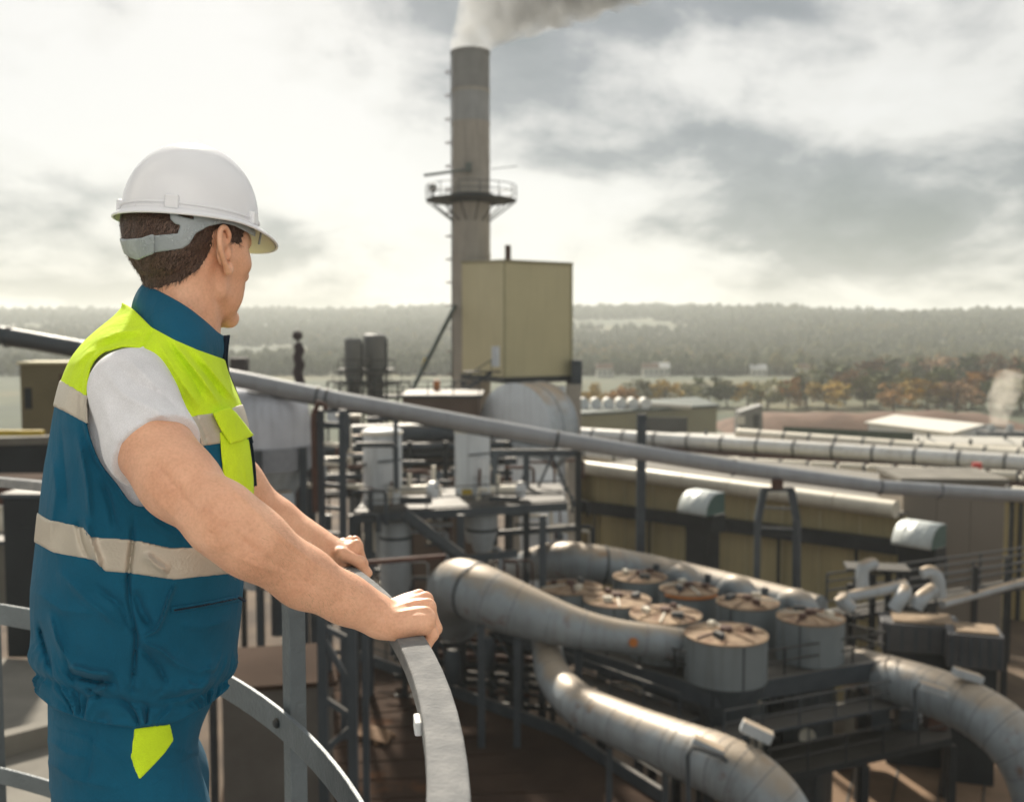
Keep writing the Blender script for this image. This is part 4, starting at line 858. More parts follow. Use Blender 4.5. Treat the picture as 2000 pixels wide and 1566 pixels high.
    MB().box((p.x, p.y + 1, (zt + GZ0) / 2), (2.1, 2, zt - GZ0), rz=.1).build('wall', mat('shed_beige', (.21, .175, .095), .8, var=.2, scale=.6), t); MB().box((p.x, p.y + 1, zt + .06), (2.3, 2.2, .1), rz=.1).build('roof', BEIGE, t)
    MB().box(at(55, 778, 40.95), (.26, .12, .85), rz=.1).build('window', DARK, t); MB().bar(at(120, 730, 40.9), at(120, 860, 40.9), .12, up=(0, 1, 0)).build('gutter_pipe', RUSTY, t)
    a, b = at(-160, 866, 30), at(110, 858, 30); t = thing('parapet', 'pale topped dark parapet wall at the left edge', 'wall', tuple(a)); MB().bar(a, b, .5, .22).build('coping', CONCF, t); MB().bar(a - Vector((0, 0, .62)), b - Vector((0, 0, .62)), .4, 1.0).build('wall', DARK, t)
    MB().bar(at(-100, 845, 31), at(85, 845, 31), .2, .16).build('kerb_stripe', YELLOW, t)
    # cluttered roof below the railing on the left
    zf = -6.0
    P = [atz(-260, 1640, zf), atz(330, 1660, zf), atz(250, 1300, zf), atz(-700, 1240, zf)]
    t = thing('terrace_building', 'pale concrete roof terrace below the left railing', 'building', (P[0].x, P[0].y, GZ0)); MB().prism([(p.x, p.y) for p in P], zf - 1.2, zf).build('roof_slab', CONCF, t); MB().prism([(p.x, p.y + .2) for p in P], GZ0, zf - 1.203).build('wall', DARK, t)
    a, b = atz(-100, 1500, zf), atz(130, 1440, zf); MB().bar(a + Vector((0, 0, .15)), b + Vector((0, 0, .15)), .25, .3).build('upstand', CONCF, t)
    for i, (px, py, D, s_, m_, nm, lab) in enumerate(((30, 990, 24, (1.6, 1, 1.3), RUSTY, 'rusty_cabinet', 'rusty red cabinet on the terrace at the left edge'), (75, 1100, 19, (.9, .8, 2.6), DARK, 'dark_cabinet', 'tall dark cabinet close behind the worker\'s back'), (20, 1085, 22, (1.0, 1.0, .7), CONCF, 'pale_block', 'pale mossy block beside the tall dark cabinet'))):
        p = at(px, py, D); t = thing(nm, lab, 'cabinet' if i < 2 else 'block', (p.x, p.y, zf)); MB().box((p.x, p.y, (p.z + s_[2] / 2 + zf) / 2), (s_[0], s_[1], p.z + s_[2] / 2 - zf)).build('body', m_, t, bevel=.04)
        MB().box((p.x, p.y, p.z + s_[2] / 2 + .04), (s_[0] * 1.06, s_[1] * 1.06, .08)).build('top', STEEL if i else BROWN, t); MB().box((p.x + .1, p.y - s_[1] / 2 - .02, p.z), (s_[0] * .6, .04, s_[2] * .6)).build('door', m_, t)
    for k in range(5):
        p = at(8 + 22 * k, 1015 + 8 * (k % 2), 23); t = thing('roof_valve', 'pale valve, number %s from the left on the terrace pipe' % ('one', 'two', 'three', 'four', 'five')[k], 'valve', tuple(p), 'valves on the terrace'); MB().lathe(p, [(.1, -.3), (.16, -.1), (.16, .1), (.08, .25)], 10).build('body', CREAM, t, smooth=50); MB().lathe(p + Vector((0, 0, .3)), [(.2, -.02), (.2, .02)], 12).build('hand_wheel', CREAM, t, smooth=40); MB().bar((p.x, p.y, zf), p - Vector((0, 0, .3)), .08, up=(0, 1, 0)).build('stem', STEEL, t)
    # lower brown roof, block and frames below the centre
    zr = -17.0
    PP = [atz(480, 1330, zr), atz(700, 1288, zr), atz(1100, 1440, zr), atz(1300, 1570, zr), atz(1500, 1800, zr), atz(380, 1800, zr)]
    t = thing('roofed_annex', 'brown sheet roof far below the railing', 'building', (PP[0].x, PP[0].y, GZ0)); MB().prism([(p.x, p.y) for p in reversed(PP)], zr - .5, zr).build('roof', BROWN, t); MB().prism([(p.x * .995, p.y + .3) for p in reversed(PP)], GZ0, zr - .503).build('wall', DARK, t)
    for k in range(14):
        a, b = PP[0].lerp(PP[5], k / 14), PP[1].lerp(PP[4], k / 14); MB().bar(a + Vector((0, 0, .02)), b + Vector((0, 0, .02)), .08, .05).build('roof_seam', BROWN, t)
    for a, b in ((PP[1], PP[2]), (PP[2], PP[3])): MB().bar(a + Vector((0, 0, .25)), b + Vector((0, 0, .25)), .18, .5).build('parapet', STEEL, t); handrail(t, [a + Vector((.3, .3, .1)), b + Vector((.3, .3, .1))], h=1.1, r=.04, step=1.8, m_=DARK)
    p = atz(740, 1440, zr); t = thing('timber_pallet', 'old timber pallet lying on the brown roof', 'pallet', tuple(p)); wm = mat('old_timber', (.22, .12, .055), .85, var=.4, scale=4)
    for k in range(5): MB().box(p + Vector((-.2, -.55 + k * .27, .2)), (1.7, .2, .05), rz=-.6).build('board', wm, t)
    for k in range(2): MB().box(p + Vector((-.7 + k * 1.0, -.4 + .3 * (1 - k), .09)), (.12, 1.2, .14), rz=-.6).build('bearer', wm, t)
    p = at(520, 1470, 24); t = thing('concrete_block_house', 'plain grey block house below the railing next to the post', 'building', (p.x, p.y, zr)); zt = at(0, 1345, 24).z
    MB().box((p.x, p.y + 1.5, (zt + zr) / 2), (2.6, 3, zt - zr - .01), rz=.2).build('wall', mat('dark_render', (.15, .135, .12), .85, var=.25, scale=1.2), t); MB().box((p.x, p.y + 1.5, zt + .06), (2.8, 3.2, .12), rz=.2).build('roof', BROWN, t)
    # light steel staging between railing and plant
    t = thing('staging_frame', 'slender grey steel staging standing below the railing', 'steel frame', tuple(at(660, 1560, 22)))
    for px, py, D, w in ((628, 1130, 22, .2), (686, 1090, 22, .2), (640, 1150, 25, .16), (712, 1150, 25, .16)): q = at(px, py, D); MB().bar((q.x, q.y, zr), q, w, up=(0, 1, 0)).build('column', STEEL, t)
    for (a, b) in (((628, 1222), (686, 1250)), ((628, 1360), (686, 1398)), ((628, 1470), (686, 1420)), ((628, 1240), (686, 1340))): beam(t, at(*a, 22), at(*b, 22), .12, name='brace')
    beam(t, at(600, 1108, 22), at(870, 1086, 24), .1, name='beam', m_=RUSTY)
    for k, (px, py0, D) in enumerate(((800, 1160, 34), (872, 1240, 36), (1010, 1240, 40))):
        pass
left_side()

def more_clutter():
    """dark pipework and frames under the big ducts"""
    g = random.Random(21)
    t = thing('under_deck_rack', 'dark tangle of pipes and steel under the tapered duct', 'pipe rack', tuple(at(900, 1300, 46)))
    for px in (790, 850, 905, 960, 1018, 1080): q = at(px, 1225 + (px - 790) * .05, 47); MB().bar((q.x, q.y, GZ0), q, .26, up=(0, 1, 0)).build('column', STEEL if px in (850, 1018) else DARK, t)
    for py in (1250, 1285, 1320, 1360): 
        a, b = at(770, py, 47), at(1090, py + 24, 47); MB().bar(a, b, .16, .22).build('beam', DARK, t)
    for k in range(7): py = 1240 + 17 * k; MB().cyl(at(780 + 10 * k, py, 48 + .3 * k), at(1080, py + 18, 48 + .3 * k), g.uniform(.08, .2), n=10).build('rack_pipe', g.choice((DARK, STEEL, STEEL, RUSTY)), t, smooth=50)
    for k, (px, py) in enumerate(((820, 1290), (885, 1300), (950, 1275))): p = at(px, py, 46.6); MB().lathe(p, [(.3, -.8), (.42, -.6), (.42, .5), (.25, .8)], 16).build('accumulator', STEEL, t, smooth=50)
    for k in range(4): beam(t, at(790 + 60 * k, 1240, 46.9), at(850 + 60 * k, 1345, 46.9), .1, name='brace', m_=STEEL)
    t = thing('yard_slab', 'tan concrete yard patch seen between the right columns', 'slab', tuple(atz(1700, 1450, GZ0 + .3)))
    P = [atz(1380, 1600, -20), atz(2100, 1640, -20), atz(2100, 1420, -20), atz(1450, 1400, -20)]; MB().prism([(p.x, p.y) for p in P], GZ0, -20).build('slab', mat('tan_yard', (.27, .17, .10), .9, var=.35, scale=.4), t)
    for k in range(9): p = P[0].lerp(P[1], k / 8); q = P[3].lerp(P[2], k / 8); MB().bar(p + Vector((0, 0, .03)), q + Vector((0, 0, .03)), .08, .03).build('joint', DARK, t)
    t = thing('lower_platform', 'dark lower steel platform beneath the silo and right duct', 'steel deck', tuple(at(1790, 1440, 38)))
    a, b, c, d = atz(1500, 1520, -16.6), atz(1860, 1440, -16.6), atz(1850, 1405, -16.6), atz(1500, 1455, -16.6); MB().prism([(p.x, p.y) for p in (a, b, c, d)], -16.9, -16.6).build('deck_plate', DARK, t)
    handrail(t, [a, b], h=1.1, r=.04, step=1.6, m_=DARK)
    for p in (a, b, c, d, a.lerp(b, .5)): MB().bar((p.x, p.y, GZ0), (p.x, p.y, -16.9), .3, up=(0, 1, 0)).build('column', DARK, t)
    for k in range(3): p = b.lerp(c, .5) + Vector((-.6 - 1.2 * k, .1, .45)); MB().box(p, (.8, .7, .9)).build('switch_box', STEEL if k else RUSTY, t, bevel=.04)
    for (px, py) in ((1650, 1420), (1700, 1405)): q = at(px, py, 46); MB().lathe(q, [(.6, -1.6), (.6, .8), (.4, 1.0)], 20).build('small_drum', CONCF, t, smooth=50)
more_clutter()
def fine_pipework():
    g = random.Random(77)
    for lab, x0, x1, y0, y1, D, n in (('tangle of small pipes and valves round the ladder tower', 600, 720, 800, 1010, 48, 30), ('small pipes and handwheels between the two white bins', 785, 890, 900, 1000, 55, 26), ('thin pipe runs behind the X-braced frame', 960, 1125, 890, 1060, 58, 26), ('small dark pipe runs below the bins\' deck', 700, 1000, 1020, 1190, 51, 40), ('small pipes and boxes under the tank deck', 1150, 1500, 1330, 1450, 42, 26)):
        t = thing('pipework', lab, 'pipework', tuple(at((x0 + x1) / 2, y1, D)))
        for k in range(n):
            px, py, d = g.uniform(x0, x1), g.uniform(y0, y1), D + g.uniform(-1.5, 2); m_ = g.choice((STEEL, STEEL, DARK, RUSTY, GALV, CREAM))
            a = at(px, py, d); kind = g.random(); L_ = g.uniform(.8, 3.5); r = g.uniform(.05, .13)
            if kind < .4: MB().tube([a, a + Vector((L_ * .5, 0, 0)), a + Vector((L_ * .5 + .15, 0, -.12)), a + Vector((L_ * .5 + .16, 0, -L_ * .6))], r, 7).build('bent_pipe', m_, t, smooth=60)
            elif kind < .65: MB().cyl(a, a + Vector((0, 0, -L_)), r, n=8).build('riser', m_, t, smooth=60)
            elif kind < .85: MB().cyl(a + Vector((-L_ / 2, 0, 0)), a + Vector((L_ / 2, g.uniform(-.3, .3), 0)), r, n=8).build('pipe_run', m_, t, smooth=60)
            elif kind < .93: MB().lathe(a, [(.22, -.03), (.26, 0), (.22, .03)], 12, axis=(g.uniform(-.5, .5), -1, .3)).build('handwheel', m_, t, smooth=50)
            else: MB().box(a, (g.uniform(.3, .8), .4, g.uniform(.3, .7))).build('junction_box', m_, t, bevel=.03)
fine_pipework()

# ================================================================== near platform: floor, curved railing
FLOOR = -1.56
RAIL_Z = -0.425
RAIL_W, RAIL_H = 0.041, 0.026
MID_Z = -0.845
RC = np.array((-2.505, 0.755)); RR_ = 2.452
def rail_at_y(y): return np.array((RC[0] + math.sqrt(RR_ ** 2 - (y - RC[1]) ** 2), y, RAIL_Z))
def railing():
    rm = mat('pale_painted_steel', (.22, .222, .222), .85, metal=.0, col2=(.15, .155, .16), scale=26, bump=.2, bscale=150, spec=.15, streak=.0)
    gm = mat('grey_painted_steel', (.13, .155, .17), .5, metal=.15, var=.22, scale=9, bump=.2, bscale=90)
    t = thing('curved_railing', 'curved pale steel railing gripped by the worker', 'railing', (RC[0] + RR_, RC[1], FLOOR))
    def arcbar(z, w, h, a0, a1, name, m_, rad=RR_, n=110, bev=.003):
        mb = MB()
        for i in range(n + 1):
            a = a0 + (a1 - a0) * i / n
            for dr, dz in ((-w / 2, -h), (w / 2, -h), (w / 2, 0), (-w / 2, 0)): mb.v.append((RC[0] + (rad + dr) * math.cos(a), RC[1] + (rad + dr) * math.sin(a), z + dz))
        for i in range(n):
            for j in range(4): mb.f.append((i * 4 + j, (i + 1) * 4 + j, (i + 1) * 4 + (j + 1) % 4, i * 4 + (j + 1) % 4))
        mb.f.append((3, 2, 1, 0)); k = n * 4; mb.f.append((k, k + 1, k + 2, k + 3))
        return mb.build(name, m_, t, bevel=bev)
    A0, A1 = R(-14), R(165)
    arcbar(RAIL_Z, RAIL_W, RAIL_H, A0, A1, 'top_rail', rm)
    arcbar(MID_Z + .045, .010, .062, A0, A1, 'mid_rail', gm, RR_ - .012, bev=.002)
    arcbar(-1.30, .010, .05, A0, A1, 'knee_rail', gm, RR_ - .012, bev=.002)
    arcbar(FLOOR + .13, .008, .126, A0, A1, 'toe_board', gm, RR_ + .01, bev=.001)
    for deg in (-12, 34.6, 68, 100, 132, 160):
        a = R(deg); e = Vector((math.cos(a), math.sin(a), 0)); c = Vector((RC[0], RC[1], 0)) + e * (RR_ + .022)
        M_ = Matrix.Rotation(a, 3, 'Z'); po = MB().box(c + Vector((0, 0, (RAIL_Z - RAIL_H + FLOOR) / 2)), (.038, .042, RAIL_Z - RAIL_H - FLOOR), M=M_).build('post', gm, t, bevel=.003)
        b = Vector((RC[0], RC[1], 0)) + e * (RR_ - .017)
        for z in (MID_Z + .014, -1.325): MB().lathe(b + Vector((0, 0, z)), [(.011, 0), (.011, .005), (.007, .009)], 10, axis=-e).build('bolt', DARK, po, smooth=40)
    # weld tag on the inner face
    a = math.asin((atz(803, 1385, RAIL_Z).y - RC[1]) / RR_); e = Vector((math.cos(a), math.sin(a), 0)); b = Vector((RC[0], RC[1], RAIL_Z - .016)) + e * (RR_ - RAIL_W / 2 - .004)
    MB().box(b, (.008, .03, .016), M=Matrix.Rotation(a, 3, 'Z')).build('weld_tag', WHITE, t, bevel=.002)
    # platform
    fm = mat('platform_concrete', (.34, .33, .31), .9, var=.3, scale=2.5, bump=.3, bscale=30)
    mb = MB(); n = 72; prof = [(.9, FLOOR - .16), (RR_ + .07, FLOOR - .16), (RR_ + .07, FLOOR), (.9, FLOOR)]
    for i in range(n):
        a = 6.28318 * i / n
        for r, z in prof: mb.v.append((RC[0] + r * math.cos(a), RC[1] + r * math.sin(a), z))
    for i in range(n):
        for j in range(4): mb.f.append((i * 4 + j, ((i + 1) % n) * 4 + j, ((i + 1) % n) * 4 + (j + 1) % 4, i * 4 + (j + 1) % 4))
    pf = thing('round_platform', 'round concrete platform the worker stands on', 'platform', (RC[0], RC[1], GZ0))
    mb.build('floor_ring', fm, pf)
    MB().lathe((RC[0], RC[1], 0), [(1.1, GZ0), (1.1, FLOOR - .17)], 48).build('column', CONCF, pf, smooth=40)
    cs = thing('bounce_silo', 'unseen white silo added above the round platform to bounce light', 'silo', (RC[0], RC[1], FLOOR))  # out of view; raised and painted white to bounce light onto the worker's back
    MB().lathe((RC[0], RC[1], 0), [(1.1, FLOOR - .165), (1.1, 4.6), (.9, 5.0), (.3, 5.25)], 48).build('shell', mat('bounce_silo_paint', (.80, .80, .79), .6, var=.06, scale=.8, streak=.1), cs, smooth=40)
    for z in (-.6, 1.4, 3.2): MB().lathe((RC[0], RC[1], 0), [(1.125, z - .04), (1.125, z + .04)], 48).build('hoop', WHITE, cs, smooth=40)
    # unseen white tower, added behind the camera to bounce sunlight onto the worker
    tw = thing('bounce_tower', 'unseen white tower added behind the camera to bounce light', 'building', (-2.0, -4.2, GZ0))
    wm = mat('bounce_render', (.79, .81, .84), .9, var=.08, scale=.8, streak=.08, bump=.2, bscale=25)
    MB().box((-2.0, -4.2, (6.0 + GZ0) / 2), (12, 4.4, 6.0 - GZ0)).build('wall', wm, tw)
    MB().box((-2.0, -4.2, 6.13), (12.5, 4.9, .25)).build('roof', CONCF, tw)
    MB().box((.4, -1.985, FLOOR + 1.05), (.95, .06, 2.1)).build('door', STEEL, tw, bevel=.01)
    MB().box((-4.6, -1.985, 1.2), (1.2, .06, 1.0)).build('window', DARK, tw, bevel=.01)
    # the narrow landing the photographer stands on, joined to the ring
    MB().box((.2, -1.35, FLOOR - .085), (5.2, 1.26, .15)).build('side_landing', fm, pf); MB().box((1.4, -.36, FLOOR - .085), (2.8, .72, .15)).build('side_landing', fm, pf)
railing()
# ================================================================== the person (implicit surfaces meshed with surface nets)
f32 = np.float32
class Field:
    def __init__(s, lo, hi, h):
        s.lo = np.array(lo, float); s.h = h
        s.n = np.ceil((np.array(hi) - s.lo) / h).astype(int) + 1
        s.a = np.full(s.n, 1.0, f32)
    def sub(s, lo, hi):
        i0 = np.clip(np.floor((np.array(lo) - s.lo) / s.h).astype(int), 0, s.n); i1 = np.clip(np.ceil((np.array(hi) - s.lo) / s.h).astype(int) + 1, 0, s.n)
        return tuple(slice(a, b) for a, b in zip(i0, i1))
    def pts(s, sl=None):
        sl = sl or tuple(slice(0, k) for k in s.n)
        ax = [(s.lo[d] + s.h * np.arange(sl[d].start, sl[d].stop)).astype(f32) for d in range(3)]
        return np.meshgrid(*ax, indexing='ij')
    def op(s, fn, lo, hi, k=0.0, mode='add'):
        sl = s.sub(lo, hi)
        if any(q.stop <= q.start for q in sl): return s
        P = s.pts(sl); d = fn(*P).astype(f32); a = s.a[sl]
        if mode == 'add':
            if k > 0:
                hh = np.maximum(k - np.abs(a - d), 0) / k; s.a[sl] = np.minimum(a, d) - hh * hh * k * 0.25
            else: s.a[sl] = np.minimum(a, d)
        elif mode == 'cut':
            d = -d
            if k > 0:
                hh = np.maximum(k - np.abs(a - d), 0) / k; s.a[sl] = np.maximum(a, d) + hh * hh * k * 0.25
            else: s.a[sl] = np.maximum(a, d)
        return s
    def cone(s, a, b, ra, rb, k=0.01, flat=None, mode='add'):
        """tapered capsule; flat=(axis vector, factor) squashes the section along that axis"""
        a, b = np.array(a, float), np.array(b, float); ab = b - a; L2 = max(float(ab @ ab), 1e-9); m = max(ra, rb) * (max(1, flat[1]) if flat else 1) + k + 3 * s.h
        def fn(X, Y, Z):
            x, y, z = X - a[0], Y - a[1], Z - a[2]
            t = np.clip((x * ab[0] + y * ab[1] + z * ab[2]) / L2, 0, 1)
            x, y, z = x - t * ab[0], y - t * ab[1], z - t * ab[2]
            r = ra + (rb - ra) * t
            if flat:
                ax, fct = flat; ax = np.array(ax, float); ax /= np.linalg.norm(ax)
                q = x * ax[0] + y * ax[1] + z * ax[2]
                q2 = q * (1 - 1 / fct)
                x, y, z = x - q2 * ax[0], y - q2 * ax[1], z - q2 * ax[2]
            return np.sqrt(x * x + y * y + z * z) - r
        return s.op(fn, np.minimum(a, b) - m, np.maximum(a, b) + m, k, mode)
    def chain(s, P, rr, k=0.01, flat=None):
        for i in range(len(P) - 1): s.cone(P[i], P[i + 1], rr[i], rr[i + 1], k, flat)
        return s
    def ell(s, c, r, M=None, k=0.01, mode='add'):
        """ellipsoid, M columns are its axes in world"""
        c = np.array(c, float); M = np.eye(3) if M is None else np.array(M, float); m = max(r) + k + 3 * s.h
        def fn(X, Y, Z):
            x, y, z = X - c[0], Y - c[1], Z - c[2]
            q = [(x * M[0, i] + y * M[1, i] + z * M[2, i]) for i in range(3)]
            k0 = np.sqrt(sum((q[i] / r[i]) ** 2 for i in range(3))); k1 = np.sqrt(sum((q[i] / r[i] ** 2) ** 2 for i in range(3)))
            return k0 * (k0 - 1) / np.maximum(k1, 1e-6)
        return s.op(fn, c - m, c + m, k, mode)
    def mesh(s, arr=None, relax=0):
        return surface_nets(s.a if arr is None else arr, s.lo, s.h, relax)

def surface_nets(a, lo, h, relax=0):
    a = a.astype(f32)
    a = a.copy(); a[0] = a[-1] = 1; a[:, 0] = a[:, -1] = 1; a[:, :, 0] = a[:, :, -1] = 1
    ins = a < 0
    cnt = np.zeros(tuple(q - 1 for q in a.shape), np.int8)
    for dx in (0, 1):
        for dy in (0, 1):
            for dz in (0, 1):
                cnt += ins[dx:a.shape[0] - 1 + dx, dy:a.shape[1] - 1 + dy, dz:a.shape[2] - 1 + dz]
    act = (cnt > 0) & (cnt < 8)
    I = np.argwhere(act); idx = np.full(act.shape, -1, np.int32); idx[act] = np.arange(len(I), dtype=np.int32)
    cor = np.array([(x, y, z) for x in (0, 1) for y in (0, 1) for z in (0, 1)])
    val = np.stack([a[I[:, 0] + c[0], I[:, 1] + c[1], I[:, 2] + c[2]] for c in cor], 1)
    acc = np.zeros((len(I), 3)); num = np.zeros(len(I))
    for i in range(8):
        for j in range(i + 1, 8):
            if np.abs(cor[i] - cor[j]).sum() != 1: continue
            vi, vj = val[:, i], val[:, j]; c = (vi < 0) != (vj < 0)
            t = np.where(c, vi / np.where(c, vi - vj, 1), 0)[:, None]
            acc += np.where(c[:, None], cor[i] + t * (cor[j] - cor[i]), 0); num += c
    V = (I + acc / num[:, None]) * h + lo
    F = []
    for d in range(3):
        sl0 = [slice(None)] * 3; sl1 = [slice(None)] * 3; sl0[d] = slice(0, -1); sl1[d] = slice(1, None)
        A, B = ins[tuple(sl0)], ins[tuple(sl1)]
        E = np.argwhere(A != B); flip = B[E[:, 0], E[:, 1], E[:, 2]]
        u, v = [(1, 2), (2, 0), (0, 1)][d]
        E1 = E.copy(); E1[:, u] -= 1; E2 = E1.copy(); E2[:, v] -= 1; E3 = E.copy(); E3[:, v] -= 1
        q = np.stack([idx[tuple(e.T)] for e in (E, E1, E2, E3)], 1)
        q[flip] = q[flip][:, ::-1]
        F.append(q)
    F = np.concatenate(F); F = F[(F >= 0).all(1)]
    for _ in range(relax):
        S = np.zeros_like(V); C = np.zeros(len(V))
        for i, j in ((0, 1), (1, 2), (2, 3), (3, 0)):
            np.add.at(S, F[:, i], V[F[:, j]]); np.add.at(S, F[:, j], V[F[:, i]]); np.add.at(C, F[:, i], 1); np.add.at(C, F[:, j], 1)
        V = V * 0.45 + 0.55 * S / np.maximum(C, 1)[:, None]
    return V, F
def join_vf(parts):
    V, F, o = [], [], 0
    for v, f in parts: V.append(v); F.append(f + o); o += len(v)
    return np.concatenate(V), np.concatenate(F)
def vf_object(name, VF, material, parent, smooth=180):
    V, F = VF
    me = bpy.data.meshes.new(name)
    me.vertices.add(len(V)); me.vertices.foreach_set('co', V.astype(f32).ravel())
    me.loops.add(F.size); me.loops.foreach_set('vertex_index', F.astype(np.int32).ravel())
    me.polygons.add(len(F)); me.polygons.foreach_set('loop_start', np.arange(0, F.size, 4, dtype=np.int32))
    me.polygons.foreach_set('use_smooth', np.ones(len(F), bool))
    me.update(calc_edges=True); me.validate()
    return link_mesh(name, me, material, parent)

# ---- frames
def A(px, py, D): return np.array(at(px, py, D))
PHI = R(18); BF = np.array((math.cos(PHI), math.sin(PHI), 0)); BL = np.array((-math.sin(PHI), math.cos(PHI), 0)); BZ = np.array((0, 0, 1.0))
DAX = 1.66                                   # distance of the body's axis
def to_px(X, Y, Z):
    """photo pixel of world points"""
    dz = Y * CF.y + Z * CF.z; du = Y * CU.y + Z * CU.z
    return 1000 + FPX * X / dz, 783 - FPX * du / dz
def poly_sdf(px, py, poly):
    """signed distance in pixels, negative inside"""
    d = np.full(px.shape, 1e9, f32); w = np.zeros(px.shape, bool); k = len(poly)
    for i in range(k):
        ax, ay = poly[i]; bx, by = poly[(i + 1) % k]; ex, ey = bx - ax, by - ay
        t = np.clip(((px - ax) * ex + (py - ay) * ey) / (ex * ex + ey * ey), 0, 1)
        d = np.minimum(d, (px - ax - t * ex) ** 2 + (py - ay - t * ey) ** 2)
        c = ((ay > py) != (by > py)) & (px < (bx - ax) * (py - ay) / ((by - ay) or 1e-9) + ax); w ^= c
    d = np.sqrt(d); return np.where(w, -d, d)
def smooth_poly(p, per=5): 
    q = [p[-1]] + list(p) + [p[0], p[1]]
    s = spline(q, per); return [tuple(x) for x in s[per:-per - per + 0]]

# ---- torso surface: slices (photo row, back edge, front edge, half width m) at the body's axis
SL = [(600, 250, 392, .075), (615, 226, 402, .10), (640, 191, 424, .145), (680, 150, 436, .185), (720, 126, 444, .205), (760, 113, 457, .212), (800, 103, 475, .212), (860, 92, 488, .206),
      (950, 79, 492, .198), (1060, 67, 484, .192), (1140, 57, 478, .190), (1200, 58, 472, .188), (1260, 65, 463, .186), (1300, 70, 455, .184),
      (1340, 72, 445, .182), (1380, 74, 425, .178), (1420, 76, 408, .176), (1470, 76, 402, .176), (1566, 78, 398, .176)]
_z, _f0, _f1, _b = [], [], [], []
RAYF = None
for py, xl, xr, b in SL:
    pl, pr = at(xl, py, DAX), at(xr, py, DAX)
    _z.append(pl.z)
    # back / front edge points seen in profile: project onto the body's forward axis through (x0, DAX)
    k = 0.965
    _f0.append((pl.x + 0.60) * k); _f1.append((pr.x + 0.60) * k); _b.append(b)
_z, _f0, _f1, _b = (np.array(q)[::-1].copy() for q in (_z, _f0, _f1, _b))
BO = np.array((-0.60, DAX, 0.0))             # body origin in plan
_tt = np.linspace(0, 2 * math.pi, 160)
_cs = np.sign(np.cos(_tt)) * np.abs(np.cos(_tt)) ** (2 / 2.35); _sn = np.sign(np.sin(_tt)) * np.abs(np.sin(_tt)) ** (2 / 2.35)
for _it in range(12):                        # widen or narrow each slice until its outline is the one seen
    for i in range(len(_z)):
        c_, a_ = (_f0[i] + _f1[i]) / 2, (_f1[i] - _f0[i]) / 2
        q = BO[None] + np.outer(c_ + a_ * _cs, BF) + np.outer(_b[i] * _sn, BL); q[:, 2] = _z[i]
        qx, qy = to_px(q[:, 0], q[:, 1], q[:, 2]); row = SL[::-1][i]
        _f0[i] += (row[1] - qx.min()) * 0.0006; _f1[i] += (row[2] - qx.max()) * 0.0006
def body_coords(X, Y, Z):
    x, y = X - BO[0], Y - BO[1]
    return x * BF[0] + y * BF[1], x * BL[0] + y * BL[1]
def mirror_near(X, Y, Z):
    """reflect far-side points through the body's plane of symmetry"""
    f, l = body_coords(X, Y, Z); l2 = -np.abs(l)
    return BO[0] + f * BF[0] + l2 * BL[0], BO[1] + f * BF[1] + l2 * BL[1], Z
def smooth_tab(tab):
    zz = np.linspace(_z[0], _z[-1], 120); t = np.interp(zz, _z, tab); ker = np.ones(7) / 7
    return zz, np.convolve(np.pad(t, 3, 'edge'), ker, 'valid')
_zz, F0 = smooth_tab(_f0); _, F1 = smooth_tab(_f1); _, BB = smooth_tab(_b)
def torso_d(X, Y, Z, n=2.35):
    f, l = body_coords(X, Y, Z)
    f0, f1, b = (np.interp(Z, _zz, q_).astype(f32) for q_ in (F0, F1, BB))
    c = (f0 + f1) / 2; a = (f1 - f0) / 2
    q = f - c; rr = np.sqrt(q * q + l * l) + 1e-6
    rho = (np.abs(q / a) ** n + np.abs(l / b) ** n) ** (1 / n) + 1e-6
    return rr * (1 - 1 / rho)
def stroke(px, py, pts, w, taper=True):
    """0..1 ridge along a polyline of photo pixels"""
    best = np.full(px.shape, 1e9, f32); tt = np.zeros(px.shape, f32)
    L = [0.0]
    for i in range(len(pts) - 1): L.append(L[-1] + math.dist(pts[i], pts[i + 1]))
    for i in range(len(pts) - 1):
        (ax, ay), (bx, by) = pts[i], pts[i + 1]; ex, ey = bx - ax, by - ay; l2 = ex * ex + ey * ey
        t = np.clip(((px - ax) * ex + (py - ay) * ey) / l2, 0, 1)
        d = (px - ax - t * ex) ** 2 + (py - ay - t * ey) ** 2
        u = (L[i] + t * math.sqrt(l2)) / L[-1]
        c = d < best; best = np.where(c, d, best); tt = np.where(c, u, tt)
    q_ = np.sqrt(best + 1.5) - 1.2; g = np.exp(-q_ / (w * .62))
    if taper: g = g * np.clip(np.sin(np.clip(tt, 0.02, 0.98) * math.pi) * 1.6, 0, 1)
    return g
rng = np.random.default_rng(7)
def wave_noise(X, Y, Z, freq, n=7, seed=1, squash=(1, 1, 1)):
    g = np.random.default_rng(seed); o = 0
    for _ in range(n):
        k = g.normal(size=3) * freq * np.array(squash); o = o + np.sin(X * k[0] + Y * k[1] + Z * k[2] + g.uniform(0, 6.28))
    return o / n
